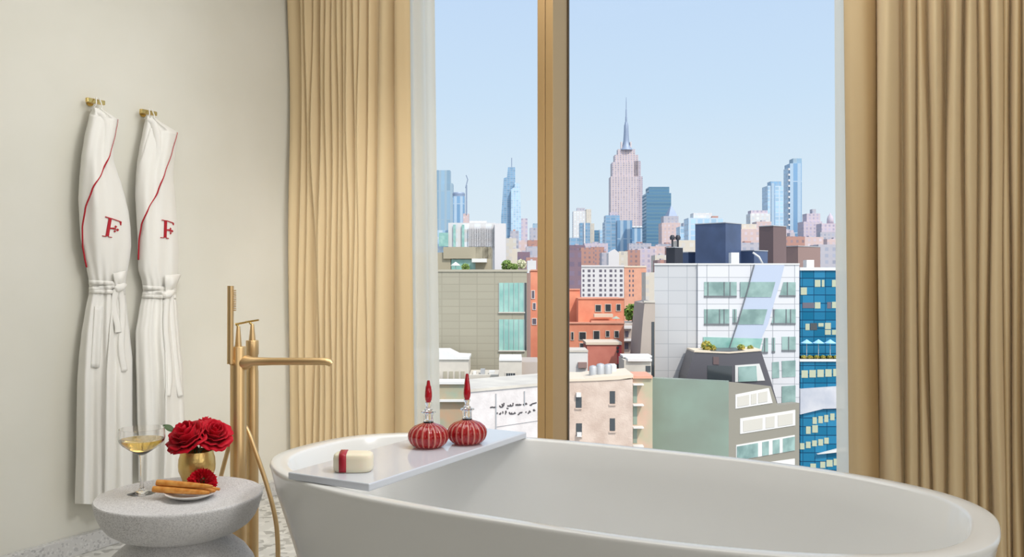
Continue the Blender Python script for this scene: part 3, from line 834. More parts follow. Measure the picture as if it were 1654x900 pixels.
def Z2(ox, oy, s): return lambda *p: [(ox + x/s, oy + y/s) for x, y in p]
f1 = Z2(150, 335, 15.0)
F1 = [f1((385,262),(455,282),(385,705),(312,690)), f1((305,218),(470,268),(462,288),(300,238)), f1((455,262),(690,345),(682,362),(450,280)), f1((650,335),(695,350),(682,440),(668,430)),
      f1((230,682),(330,700),(328,715),(228,698)), f1((380,708),(462,720),(460,735),(378,722)),
      f1((425,490),(500,492),(500,528),(425,525)), f1((550,440),(585,470),(552,500),(528,475)), f1((600,515),(632,548),(598,580),(566,545)), f1((535,555),(560,580),(530,608),(508,580)), f1((490,488),(560,515),(555,545),(488,530))]
robe('white bathrobe nearer the viewer, on the left brass hook', 'left brass bar hook, holding the nearer white robe', (159.5, 163),
     [(149,176),(144,186),(135.5,225),(131,255),(128,291),(126.5,321),(128,350),(130,382),(136,415),(140,435),(143.5,455),(144,470),(137,505),(131,542),(127,580),(124.5,619),(123.5,670),(123,726),(121,803),(121,812)],
     [(165,176),(176,183),(190,191),(188,210),(183.5,240),(184,261),(190,280),(196,296),(203,322),(208,344),(211,370),(212,397),(210,415),(207,432),(203,455),(202,471),(206,505),(210,542),(214,580),(214,619),(214,670),(214,695),(214,760),(213,812)],
     [(190.5,193),(186,215.5),(177.5,249.6),(164,280),(149,306),(138,336),(133,367),(133.5,401),(139.5,432)],
     464, [(186,468),(194,464),(202,460)], [(182,442),(204,437),(202,458),(188,467)], [[(188,468),(184,495),(190,525),(191,537)], [(194,468),(198,500),(196,560),(201,600)]],
     [(183,476),(177,540),(172,600),(170,690),(168,812)], (153,495,166,594), F1, wpt(150, 812, RX+.012).z, 4, [(152,180),(163,186),(170,204),(170,235),(163,270)])
f2 = Z2(240, 340, 15.0)
F2 = [f2((385,240),(445,255),(432,660),(372,655)), f2((318,222),(450,245),(445,262),(315,240)), f2((440,240),(600,295),(592,315),(435,258)), f2((575,290),(612,310),(608,362),(592,350)),
      f2((290,648),(375,655),(373,672),(288,665)), f2((428,660),(488,670),(486,690),(426,678)),
      f2((440,460),(500,455),(500,490),(440,490)), f2((530,415),(552,450),(535,475),(512,450)), f2((568,470),(600,505),(572,530),(548,500)), f2((535,525),(555,548),(535,582),(518,550)), f2((490,460),(560,480),(550,520),(490,495))]
robe('white bathrobe nearer the window, on the right brass hook', 'right brass bar hook, holding the robe nearer the window', (245, 181),
     [(236,190),(232,204),(230,215.6),(225,240),(221,265),(219,290),(218,314),(220,350),(222,382),(223,435),(229,455),(231,468),(224,505),(218.5,537),(219,580),(220,619),(221,670),(223,730),(223,775)],
     [(252,190),(262,200),(275,206),(287,213.7),(284,245),(281,265),(280,290),(282,310),(285,345),(287,375),(288,404),(288,430),(286,452),(284,471),(287,505),(291,560),(295,590),(297,640),(299,690),(296,740),(292,775)],
     [(286,214.5),(277.5,246),(266,280),(255,310),(240,336),(228.5,363),(224.5,389),(223.5,420)],
     472, [(264,478),(272,475),(280,470)], [(266,445),(292,443),(283,464),(267,473)], [[(270,480),(268,530),(274,600),(271,640)], [(276,478),(280,540),(287,610),(292,640)]],
     [(264,484),(267,560),(268,620),(264,775)], None, F2, wpt(255, 775, RX+.012).z, 9, [(238,193),(247,200),(253,222),(252,258),(246,300)])
# ================================================================== THE CITY BELOW THE WINDOW
GZ = -46.0
struct('ground', MB().obox(Vector((0,0,GZ-1)) + cF*40 - cR*1500, cR*3000, cF*4200, (0,0,1)), mat('asphalt', lin(120,120,122), .9, noise=(.02, lin(165,160,155), 1)), 'street level of the city')

def lat(px, d): return (px-CX)/F*d
def P(px, d, z=0): v = cF*d + cR*lat(px, d); v.z = z; return v
def bld(name, label, cat, px, d, group=None, z=GZ): return thing(name, label, cat, P(px, d, z), group)
def mass(mb, x0, x1, ytop, d, T, y1=None, zb=None):
    z1 = zof(ytop, d); z0 = zof(y1, d) if y1 is not None else (GZ if zb is None else zb)
    o = P(x0, d, z0)
    return mb.obox(o, cR*(lat(x1, d)-lat(x0, d)), cF*T, UPV*(z1-z0))
def slab(mb, x0, y0, x1, y1, d, th=.25, proud=.06):
    """thin solid panel standing proud of a facade at distance d"""
    o = P(x0, d-proud, zof(y1, d)); return mb.obox(o, cR*(lat(x1, d)-lat(x0, d)), cF*th, UPV*(zof(y0, d)-zof(y1, d)))
def polyp(mb, pts, d, T, proud=0.0):
    return mb.prism([P(x, d-proud, zof(y, d)) for x, y in pts], cF*T)
def corner(mb, xl, dl, xc, dc, xr_, dr, ytop, zb):
    """block turned with one vertical edge towards the window"""
    l_, c_, r_ = P(xl, dl), P(xc, dc), P(xr_, dr); z1 = zof(ytop, dc)
    pts = [l_, c_, r_, l_ + r_ - c_]
    return mb.prism([Vector((p.x, p.y, zb)) for p in pts], (0, 0, z1-zb))
class Plane:                                           # vertical facade through two plan points
    def __init__(s, a, b): s.a = Vector((a.x, a.y, 0)); s.u = Vector((b.x-a.x, b.y-a.y, 0)).normalized(); s.n = Vector((s.u.y, -s.u.x, 0))
    def __call__(s, px, py, off=0.0):
        r_ = ray(px); t = s.a.dot(s.n) / r_.dot(s.n); p = r_*t; p.z = H + (CY-py)/F*t
        return p + s.n*off

C = {}
C['beige'] = facade('beige_panels', lin(146,141,125), lin(152,147,130), 1.9, .8, .95, .9, .7, gvar=.05)
C['beige_plain'] = mat('beige_render', lin(166,160,143), .85)
C['teal_glass'] = mat('teal_glass', lin(150,190,180), .12, spec=.8, noise=(.6, lin(120,168,160), 1))
C['dark_glass'] = mat('dark_glass', lin(58,64,68), .12, spec=.8)
C['green_glass'] = mat('green_grey_glass', lin(138,156,142), .25, spec=.5, noise=(.25, lin(132,144,131), 1))
C['win_glass'] = mat('sea_green_glass', lin(150,178,172), .12, spec=.8, noise=(.5, lin(110,138,134), 1))
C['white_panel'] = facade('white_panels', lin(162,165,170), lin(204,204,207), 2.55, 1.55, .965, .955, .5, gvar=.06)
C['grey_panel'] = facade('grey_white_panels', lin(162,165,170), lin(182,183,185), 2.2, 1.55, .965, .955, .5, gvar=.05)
C['pale_blue'] = mat('pale_blue_panel', lin(178,188,206), .3)
C['white'] = mat('white_paint', lin(212,211,208), .7)
C['offwhite'] = mat('offwhite_render', lin(202,196,184), .85, noise=(.5, lin(186,180,170), 1))
C['line'] = mat('joint', lin(110,114,118), .7)
C['dark_bay'] = mat('dark_cladding', lin(86,84,90), .35)
C['blue_wall'] = facade('blue_panels', lin(6,62,96), lin(6,98,132), 1.45, 1.05, .95, .9, .3, gspec=.2, gvar=.45)
C['cream_pane'] = mat('cream_blind_window', lin(176,182,156), .4)
C['purple_pane'] = mat('dark_window', lin(100,96,108), .3)
C['orange'] = mat('orange_brick', lin(224,150,120), .85, noise=(.6, lin(214,136,108), 1))
C['red'] = mat('red_brick', lin(196,124,108), .85, noise=(.8, lin(186,112,98), 1))
C['salmon'] = mat('salmon_brick', lin(214,160,136), .85, noise=(.3, lin(206,150,126), 1))
C['white_brick'] = mat('whitewashed_brick', lin(206,188,174), .9, noise=(.7, lin(188,168,154), 1), bump=(6, .6, .05))
C['sign_wall'] = mat('painted_brick_wall', lin(212,206,204), .9, noise=(.9, lin(198,192,190), 1), bump=(6, .6, .04))
C['sign_paint'] = mat('black_sign_paint', lin(78,74,76), .9)
C['pipe'] = mat('grey_metal', lin(176,178,180), .5, .3)
C['navy'] = mat('navy_cladding', lin(62,76,104), .45, noise=(.4, lin(70,86,118), 1))
C['brown'] = mat('brown_cladding', lin(104,86,86), .6)
C['brown_pale'] = mat('brown_brick', lin(146,122,116), .8)
C['black'] = mat('black_metal', lin(44,46,54), .5)
C['terrace_green'] = mat('planting', lin(120,150,70), .8, noise=(2.5, lin(215,190,96), 1))
C['concrete'] = mat('bare_concrete', lin(172,160,150), .9, noise=(.4, lin(176,164,154), 1))
C['awning'] = mat('pale_awning', lin(214,200,180), .8)
C['leaf'] = mat('tree_leaves', lin(126,154,60), .8, noise=(1.2, lin(86,122,52), 1))
C['leaf2'] = mat('roof_plants', lin(146,168,92), .8, noise=(2.0, lin(104,136,70), 1))
C['trunk'] = mat('bark', lin(96,80,64), .9)
C['umbr'] = mat('pale_blue_canvas', lin(150,200,238), .7)

def windows(par, rects, d, m, frame=None, name='window', proud=.04):
    for (x0, y0, x1, y1) in rects:
        o = slab(MB(), x0, y0, x1, y1, d, .3, proud).build(name, m, par)
        if frame:
            px_ = F/d*.09; f = MB()
            for (a, b, c_, e_) in ((x0-px_, y0-px_, x1+px_, y0), (x0-px_, y1, x1+px_, y1+px_), (x0-px_, y0, x0, y1), (x1, y0, x1+px_, y1)):
                slab(f, a, b, c_, e_, d, .3, proud+.05)
            f.build('window_frame', frame, o)

# ---- pale building with the painted wall, left of the mullion
t = bld('brick_building', 'low whitewashed building whose side wall carries two lines of black lettering', 'building', 800, 70)
sa, sb = P(752, 67.2), P(873, 71.4)
pl = Plane(sa, sb); bk = pl.n * -8.0
zt = zof(629, 69.0)
sc_, sd_ = P(880, 79), P(756, 74)
pts = [Vector((p.x, p.y, GZ)) for p in (sa, sb, sc_, sd_)]
MB().prism(pts, (0, 0, zt-GZ)).build('wall', C['sign_wall'], t)
MB().prism([Vector((p.x, p.y, zt)) for p in (sa + pl.n*.12, sb + pl.n*.12, sc_, sd_)], (0, 0, .22)).build('parapet', C['offwhite'], t)
lt = MB()
def stroke(pp, wd=.055):
    q = [pl(785 + x/12.86, 635 + y/12.86, .02) for x, y in pp]
    lt.tube(q, wd, 6)
for s_ in ([(85,302),(130,290),(165,300),(185,290),(215,298)], [(275,262),(300,290),(340,290),(365,255),(370,205)], [(330,225),(345,280)], [(440,265),(480,268),(520,268),(555,262),(560,205)], [(500,235),(515,265)],
           [(610,245),(650,248),(690,248),(730,240)], [(640,228),(648,245)], [(685,225),(690,245)], [(765,240),(800,236),(850,225),(835,210),(800,228)], [(905,250),(940,252),(955,225),(990,215),(1045,200)], [(925,235),(935,250)],
           [(425,315),(460,322)], [(215,420),(235,410),(228,432)], [(270,430),(300,440),(305,405)], [(345,380),(348,425)], [(400,385),(415,375),(425,395),(405,400),(400,440)], [(480,395),(490,430),(530,435),(570,430),(610,415),(590,400)], [(525,405),(530,432)],
           [(660,450),(690,430),(695,405)], [(705,405),(735,408),(750,395)], [(825,385),(830,405)], [(868,425),(895,400),(925,385),(905,370),(890,390)], [(975,355),(1000,345),(1020,358),(995,368),(978,355)]):
    stroke(s_)
lt.build('painted_lettering', C['sign_paint'], t)['label'] = 'two lines of black painted lettering'
for (x, ya, yb_) in ((800.5, 636, 700), (846.5, 632, 655)):
    MB().tube([pl(x, ya, .06), pl(x, yb_, .06)], .05, 6).build('pipe', C['pipe'], t)
MB().tube([pl(800, 689, .05), pl(834, 684, .05), pl(868, 679, .05)], .035, 6).build('brick_ledge', C['sign_wall'], t)

t = bld('courtyard_building', 'low green-walled building behind the small rear bottle, beside the lettered wall', 'building', 730, 84)
mass(MB(), 500, 752, 620, 84, 2).build('wall', mat('green_brown_wall', lin(150,160,140), .9, noise=(.4, lin(186,150,120), 1)), t)
mass(MB(), 500, 753, 617, 83.7, 2.5, 621).build('parapet', C['white'], t)
MB().obox(P(700, 83.4, zof(648, 84)), cR*3.2, cF*.6, UPV*.18).build('roof_ledge', C['white'], t)

t = bld('rooftop_house', 'white flat-roofed low building at the foot of the beige facade', 'building', 725, 87.2)
mass(MB(), 520, 757, 577, 87.2, 4).build('wall', C['offwhite'], t)
polyp(MB(), [(520,568),(722,568),(738,576),(758,577),(758,581),(520,581)], 87.0, 4.4).build('roof', C['white'], t)
for i in range(4): slab(MB(), 716+i*9.5, 600, 722+i*9.5, 614, 87.2).build('shutter', C['beige_plain'], t)
t = bld('rooftop_house', 'cream block with one small barred window beside the mullion', 'building', 832, 80.5)
mass(MB(), 806, 843, 581, 80.5, 5).build('wall', C['offwhite'], t)
mass(MB(), 843, 870, 585, 80.9, 5).build('wing', C['concrete'], t)
slab(MB(), 806, 580, 843, 583, 80.5, 5, .1).build('parapet', C['white'], t)
windows(t, [(817.5,603,832,617)], 80.5, C['dark_glass'], C['offwhite'])
for i in range(3): slab(MB(), 820.5+i*3.6, 603, 821.2+i*3.6, 617, 80.5, .1, .12).build('window_bar', C['pipe'], t)
t = bld('rooftop_house', 'narrow strip of low cream roofs between the white and cream blocks', 'building', 780, 86.5)
mass(MB(), 757.5, 805, 606, 86.5, 5).build('wall', C['offwhite'], t)
for (x, y0, w_, m_) in ((764,601,5,'white'),(776,597,7,'pipe'),(790,600,9,'white')):
    slab(MB(), x, y0, x+w_, 606.2, 87.2, 1.2).build('roof_vent', C[m_], t)

# ---- beige building
t = bld('beige_building', 'large blank beige building with two teal windows, left of the mullion', 'building', 775, 93)
mass(MB(), 430, 851, 437, 93, 22).build('wall', C['beige'], t)
mass(MB(), 851, 857, 441, 93.4, 22).build('side_pier', C['brown_pale'], t)
slab(MB(), 430, 435.5, 852, 439, 93, .5, .12).build('parapet', C['beige_plain'], t)
for (ya, yb_) in ((457, 504), (516, 566)):
    o = slab(MB(), 806, ya, 847, yb_, 93, .3, .03).build('window', C['teal_glass'], t)
    f = MB()
    for k in range(6): slab(f, 806 + k*8.05 - .35, ya, 806 + k*8.05 + .35, yb_, 93, .2, .10)
    f.build('mullions', C['pipe'], o)
    slab(MB(), 805, yb_, 848, yb_+1.8, 93, .4, .2).build('window_sill', C['offwhite'], o)
slab(MB(), 847, 457, 850.5, 566, 93, .2, .03).build('dark_strip', C['dark_glass'], t)
zr_ = zof(437, 93)
pb = MB(); mass(pb, 716, 793, 399, 97.5, 8, 418); mass(pb, 768, 793, 399, 97.5, 8, zb=zr_); mass(pb, 520, 728, 408, 97.8, 8, zb=zr_)
pb.build('penthouse', mat('taupe_render', lin(158,150,130), .85), t)
slab(MB(), 762, 418, 786, 424, 97.0, 1.5, .6).build('awning', C['white'], t)
slab(MB(), 729, 419, 768, 436, 97.9, .4, .0).build('penthouse_glazing', C['teal_glass'], t)
def bush(name, label, cat, px, py, d, r, m, seed, group=None, zbase=None, trunk=None, squash=1.0):
    c = P(px, d, zof(py, d)); zb_ = c.z - r*.95*squash if zbase is None else zbase
    t = thing(name, label, cat, (c.x, c.y, zb_), group)
    rn = random.Random(seed); mb = MB()
    for q in range(420):
        u = rn.uniform(-1, 1); a = rn.uniform(0, 2*PI); rad = r*rn.uniform(.55, 1.0)
        p = c + Vector((rad*math.sqrt(1-u*u)*math.cos(a), rad*math.sqrt(1-u*u)*math.sin(a), rad*u*squash))
        s_ = r*.17*rn.uniform(.7, 1.3); n_ = Vector((rn.gauss(0,1), rn.gauss(0,1), rn.gauss(0,1))).normalized(); a_ = n_.orthogonal()*s_; b_ = n_.cross(a_)
        mb.add([p-a_, p-b_*.6, p+a_, p+b_*.6], [(0,1,2,3)])
    mb.build('foliage', m, t, recalc=False)
    MB().lathe([(r*.12, zb_), (r*.07, c.z)], (c.x, c.y, 0), 8).build('stem', C['trunk'], t, smooth=True)
    return t
bush('rooftop_shrub', 'green shrub on the roof edge above the left half of the teal windows', 'shrub', 819, 429, 95, .62, C['leaf2'], 1)
bush('rooftop_shrub', 'light green shrub on the beige roof, middle of three by the roof corner', 'shrub', 831, 432, 94.6, .42, C['leaf2'], 2)
bush('rooftop_shrub', 'pale blossoming shrub at the right roof corner of the beige building', 'shrub', 842, 427, 95.2, .55, mat('pale_blossom', lin(232,226,200), .8, noise=(2, lin(180,190,140), 1)), 3)
bush('rooftop_shrub', 'small green shrub on the beige roof before the penthouse glazing', 'shrub', 752, 432, 95.4, .45, C['leaf2'], 4)
u_ = thing('sun_umbrella', 'white umbrella on the beige roof beside the penthouse', 'umbrella', P(736, 95.2, zr_))
pu = P(736, 95.2, zr_)
MB().lathe([(.03,0),(.03,.9)], pu, 8).build('pole', C['pipe'], u_)
MB().lathe([(.55,.55),(.28,.78),(.03,.95)], pu, 8, capb=False).build('canopy', C['white'], u_, solid=.02)

# ---- orange brick building
t = bld('orange_building', 'terraced orange brick apartment building behind the mullion', 'building', 940, 125)
mass(MB(), 857, 905, 437, 132, 9).build('tall_wing', C['orange'], t)
mass(MB(), 905, 937, 468, 131, 8).build('middle_wing', C['orange'], t)
mass(MB(), 934, 1008, 482, 127, 8).build('upper_floor', C['orange'], t)
mass(MB(), 870, 1008, 523, 122, 5).build('lower_floors', C['orange'], t)
for (x0, y, x1, d_) in ((934,481,1008.5,127),(857,435.5,905,132),(905,466.5,937,131),(870,521,1009,122)):
    slab(MB(), x0, y, x1, y+2.2, d_, .6, .15).build('cornice', C['salmon'], t)
windows(t, [(935,493,939.5,501)], 130.9, C['dark_glass'])
windows(t, [(962,493,970.5,503),(978,492,986.5,503),(996,492,1002,502)], 127, C['dark_glass'], C['offwhite'])
windows(t, [(936,537,946,549),(959,535,968,549),(979,535,984,544),(993,535,999,545),(923,537,926,549),(937,555,946,566)], 122, C['dark_glass'], C['offwhite'])
windows(t, [(859,470,863,482),(861,490,865,500),(860,515,866,524)], 132, C['purple_pane'], C['white'])
slab(MB(), 960, 507, 990, 512, 126, 1.6, 1.2).build('awning', C['awning'], t)
slab(MB(), 955, 518, 1007, 523, 122.4, .2, .0).build('terrace_rail', C['salmon'], t)
u_ = thing('sun_umbrella', 'grey-green umbrella on the orange building terrace', 'umbrella', P(995, 124, zof(523, 122)))
pu = P(995, 124, zof(523, 122))
MB().lathe([(.03,0),(.03,.85)], pu, 8).build('pole', C['pipe'], u_)
MB().lathe([(.62,.62),(.3,.82),(.03,.98)], pu, 8, capb=False).build('canopy', mat('grey_green_canvas', lin(168,180,164), .8), u_, solid=.02)

t = bld('red_brick_building', 'small red brick block with a white parapet before the orange building', 'building', 975, 103)
mass(MB(), 948, 997, 556, 103, 5).build('wall', C['red'], t)
mass(MB(), 997, 1004, 558, 103.2, 5).build('side_wall', mat('red_paint', lin(206,84,92), .8), t)
slab(MB(), 946.5, 553, 1004.5, 557, 103, 5.2, .15).build('parapet', C['awning'], t)
windows(t, [(996,560,999.5,564),(996,566,999.5,570),(996,588,1001,594)], 102.95, C['dark_glass'])
t = bld('rooftop_house', 'white rooftop hut just right of the mullion', 'building', 936, 95)
mass(MB(), 905, 949.5, 567, 95, 4).build('wall', C['white'], t)
slab(MB(), 905, 566, 950, 569, 95, 4.2, .1).build('roof', C['offwhite'], t)
slab(MB(), 934, 585, 948, 594, 95, .5, .4).build('rooftop_unit', C['brown_pale'], t)
t = bld('low_white_building', 'low white building with a flat roof beside the grey concrete gable', 'building', 1030, 97)
mass(MB(), 1008, 1052, 582, 90, 4.5).build('wall', C['offwhite'], t)
slab(MB(), 1006, 574.5, 1053, 577.5, 92, 2.5, .2).build('upper_roof', C['white'], t); mass(MB(), 1010, 1052, 577, 92.2, 2.2).build('upper_floor', C['brown_pale'], t)
slab(MB(), 1014, 579.5, 1053, 583.5, 90, 2, .3).build('roof', C['white'], t)
windows(t, [(1043,591,1051,601)], 90, C['dark_glass'])

# ---- whitewashed brick building in front
t = bld('whitewashed_building', 'old whitewashed brick building with four windows and rooftop tanks right of the mullion', 'building', 980, 82)
mass(MB(), 895, 1022, 613, 82, 6).build('wall', C['white_brick'], t)
polyp(MB(), [(895,617),(895,612),(945,612),(965,609),(1000,607),(1023,605),(1023,610),(1000,613),(960,615)], 82, 6, .12).build('coping', C['awning'], t)
mass(MB(), 1022, 1054, 610, 84.5, 4).build('rear_bay', mat('faded_green_wall', lin(176,172,146), .9, noise=(.6, lin(198,168,148), 1)), t)
slab(MB(), 1022, 607, 1054, 611, 84.5, 4, .3).build('bay_roof', C['salmon'], t)
for y in (619, 652, 688, 718): slab(MB(), 1023, y, 1040, y+2, 84.5, 1.2, .9).build('balcony', C['white'], t)
for (y0, y1) in ((621,651),(655,686),(692,716)): slab(MB(), 1022.5, y0, 1029, y1, 84.5, .2, .03).build('shutter_column', C['green_glass'], t)
windows(t, [(930,641,939.5,659),(985,632,993.5,652),(930.5,684,940,704),(985,676,993.5,696)], 82, C['dark_glass'])
for (x0, y) in ((929,659),(984,653),(930,704.5),(984,697)): slab(MB(), x0, y, x0+11, y+2, 82, .3, .15).build('window_sill', C['white_brick'], t)
for (x0, y0) in ((931,634),(932,698)): slab(MB(), x0, y0, x0+7.5, y0+7, 82, .5, .35).build('air_conditioner', C['white'], t)
zr2 = zof(613, 82)
for (px, r_, h_, lab) in ((958, .40, .95, 'leftmost of the three pale metal tanks on the whitewashed roof'), (970, .42, 1.15, 'middle one of the three pale metal tanks on the whitewashed roof'), (982, .40, 1.10, 'rightmost of the three pale metal tanks on the whitewashed roof')):
    o = MB().lathe([(r_,0),(r_,h_),(r_*.8,h_+.12),(.05,h_+.2)], P(px, 84, zr2), 20).build('roof_tank', C['pipe'], smooth=True, sharp=40)
    tag(o, lab, 'tank', 'roof tanks')
o = mass(MB(), 986, 996, 590, 85.5, 1.6, zb=zr2).build('roof_unit', C['white']); tag(o, 'white boxy cooling unit right of the roof tanks', 'cooling unit')

# ---- grey concrete gable, tree
t = bld('concrete_building', 'bare grey-beige concrete gable wall left of the white panelled building', 'building', 1047, 112)
polyp(MB(), [(1030,800),(1034,575),(1038,520),(1041,490),(1058,487),(1058,800)], 97, 8).build('wall', C['concrete'], t)
slab(MB(), 1052.5, 520, 1057, 610, 97, .3, .05).build('dark_slot', C['dark_glass'], t)
slab(MB(), 1040, 486, 1058.5, 489, 97, 1, .1).build('coping', C['offwhite'], t)
t = bld('pale_building', 'pale pink stepped house below the green tree', 'building', 1022, 150)
mass(MB(), 1006, 1042, 523, 150, 10).build('wall', C['concrete'], t)
slab(MB(), 1006, 527, 1022, 531, 149, 2, .5).build('balcony', C['white'], t); slab(MB(), 1008, 548, 1026, 551, 149, 2, .5).build('balcony', C['white'], t)
windows(t, [(1010,535,1015,545),(1009,554,1015,564)], 150, C['purple_pane'])
bush('tree', 'bright green tree on the pale roof between orange and grey buildings', 'tree', 1022, 505, 155, 1.6, C['leaf'], 11, zbase=zof(523, 150)+.01, squash=1.0)

# ---- white panelled building
t = bld('white_building', 'white panelled building with green glass windows and a slanted glass bay', 'building', 1180, 100)
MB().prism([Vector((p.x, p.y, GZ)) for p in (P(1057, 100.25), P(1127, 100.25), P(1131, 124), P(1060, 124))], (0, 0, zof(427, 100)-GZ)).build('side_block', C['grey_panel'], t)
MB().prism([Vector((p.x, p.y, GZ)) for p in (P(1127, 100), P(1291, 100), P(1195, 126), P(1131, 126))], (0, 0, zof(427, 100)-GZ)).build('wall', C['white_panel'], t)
slab(MB(), 1057, 425.5, 1127, 428, 100.2, .5, .1).build('coping', C['white'], t); slab(MB(), 1127, 425.5, 1291.5, 428, 100, .5, .1).build('coping', C['white'], t)
z3 = Z2(1040, 400, 5.0)
def bay(poly, m, name, proud=.12): return polyp(MB(), z3(*poly), 100, .4, proud).build(name, m, t)
bay([(893,138),(1137,138),(1102,278),(1065,400),(1003,620),(955,722),(935,830),(690,830),(715,722),(755,620),(822,400),(855,278)], C['pale_blue'], 'slanted_bay', .08)
rects = [[(487,278),(750,278),(750,402),(487,402)], [(1128,280),(1226,280),(1226,398),(1095,398)],
         [(487,498),(690,498),(690,627),(487,627)], [(718,498),(750,498),(748,618),(718,618)], [(1060,498),(1226,498),(1226,623),(1028,623)],
         [(973,730),(1003,730),(1003,855),(950,855)], [(1035,728),(1060,728),(1060,850),(1035,850)], [(1115,720),(1226,720),(1226,840),(1115,840)]]
for r_ in rects:
    o = bay(r_, C['win_glass'], 'window', .06)
    xa = min(p[0] for p in r_); xb_ = max(p[0] for p in r_); ya = min(p[1] for p in r_); yb_ = max(p[1] for p in r_)
    f = MB(); ks = [xa+ (xb_-xa)*k for k in ((.12,.62,.8) if xb_-xa > 150 else (.5,))]
    for x in ks: polyp(f, z3((x-3, max(ya, r_[0][1])), (x+3, max(ya, r_[1][1])), (x+3, yb_), (x-3, yb_)), 100, .3, .12)
    polyp(f, z3((r_[3][0], yb_-14), (xb_, yb_-14), (xb_, yb_), (r_[3][0], yb_)), 100, .3, .10)
    f.build('window_mullions', C['line'], o)
for r_ in ([(862,278),(1062,278),(1028,400),(828,400)], [(795,498),(998,498),(965,620),(762,620)], [(780,278),(852,278),(818,400),(780,400)]):
    bay(r_, C['win_glass'], 'bay_window', .14)
bay([(480,722),(960,735),(930,832),(480,832)], C['teal_glass'], 'terrace_glazing', .10)
MB().tube([P(x, 99.8, zof(y, 100)) for x, y in z3((893,138),(822,400),(755,620),(690,815))], .06, 6).build('bay_edge', C['line'], t)
z4 = Z2(1040, 560, 4.285)
for r_ in ([(888,108),(935,105),(938,215),(888,220)], [(955,100),(1050,95),(1050,208),(958,212)], [(955,275),(1050,268),(1050,385),(955,392)]):
    polyp(MB(), z4(*r_), 100, .3, .06).build('window', C['win_glass'], t)
# dark projecting bay with planted terrace
db = polyp(MB(), [(1105,640),(1109,609),(1122,568),(1229,566),(1246,618),(1257,656),(1257,660),(1105,660)], 95.6, 4.2).build('dark_bay', C['dark_bay'], t)
polyp(MB(), [(1121,569),(1122,566.5),(1178,568.5),(1230,564.5),(1230,567),(1178,571)], 95.6, 4.2, .1).build('bay_coping', C['awning'], db)
polyp(MB(), z4((632,130),(800,118),(838,235),(632,245)), 95.6, .3, .08).build('bay_window_frame', C['white'], db)
polyp(MB(), z4((655,140),(778,132),(785,238),(655,243)), 95.6, .3, .14).build('bay_window', C['win_glass'], db)
polyp(MB(), z4((440,130),(610,135),(610,240),(440,235)), 95.6, .3, .04).build('bay_glazing', C['dark_glass'], db)
polyp(MB(), z4((480,70),(520,72),(520,125),(480,122)), 95.6, .3, .08).build('bay_panel', C['brown'], db)
for i, (px, py, r_, lab) in enumerate(((1141, 559, .62, 'tall yellow-green shrub at the left end of the planted terrace'), (1152, 563, .38, 'low green shrub second on the planted terrace of the white building'), (1197, 562, .42, 'ochre shrub on the planted terrace below the slanted bay'), (1212, 562.5, .36, 'ochre shrub at the right end of the planted terrace'))):
    bush('terrace_shrub', lab, 'shrub', px, py, 97.3, r_, C['terrace_green'], 20+i, 'shrubs on the planted terrace', zbase=zof(568, 95.6)+.03)

# ---- grey-green block in front of it
t = bld('grey_green_building', 'smooth grey-green building with white window bands, in front of the white one', 'building', 1170, 88)
ca_, cb_, cc_ = P(1052, 90.0), P(1177, 88.0), P(1291, 94.6)
pf = Plane(ca_, cb_); pr_ = Plane(cb_, cc_)
fz = [pf(1052, 611), pf(1177, 617), pf(1177, 900), pf(1052, 900)]
MB().prism(fz, pf.n*-1.2).build('front_wall', C['green_glass'], t)
polyp_r = lambda pts, off, th: MB().prism([pr_(x, y, off) for x, y in pts], pr_.n*-th)
polyp_r([(1177,617),(1245,624),(1256,655),(1291,651),(1291,860),(1177,900)], 0, 1.0).build('side_wall', mat('olive_grey_cladding', lin(138,134,122), .6), t)
for q in ([(632,332),(862,287),(888,390),(632,430)], [(664,498),(1045,438),(1045,545),(664,605)]):
    o = polyp_r(z4(*q), .06, .3).build('window_band', C['white'], t)
    x0_, x1_ = q[0][0], q[1][0]
    for k, (a, b) in enumerate(((.05,.40),(.46,.62),(.68,.95))):
        xa, xb_ = x0_+(x1_-x0_)*a, x0_+(x1_-x0_)*b
        ty = lambda x: q[0][1] + (q[1][1]-q[0][1])*(x-x0_)/(x1_-x0_); by = lambda x: q[3][1] + (q[2][1]-q[3][1])*(x-x0_)/(x1_-x0_)
        polyp_r(z4((xa, ty(xa)+18), (xb_, ty(xb_)+18), (xb_, by(xb_)-12), (xa, by(xa)-12)), .10, .2).build('pane', mat('pale_pane', lin(196,192,182), .3), o)
o = polyp_r(z4((636,682),(1042,612),(1042,718),(636,790)), .06, .3).build('window_band', C['white'], t)
for (a, b) in ((640,785),(815,860),(888,935),(958,1040)):
    ty = lambda x: 682 - 70*(x-636)/406
    polyp_r(z4((a, ty(a)+10), (b, ty(b)+10), (b, ty(b)+105), (a, ty(a)+105)), .10, .2).build('pane', C['win_glass'], o)
polyp_r(z4((640,830),(1042,775),(1042,860),(640,920)), .06, .3).build('window_band', C['white'], t)

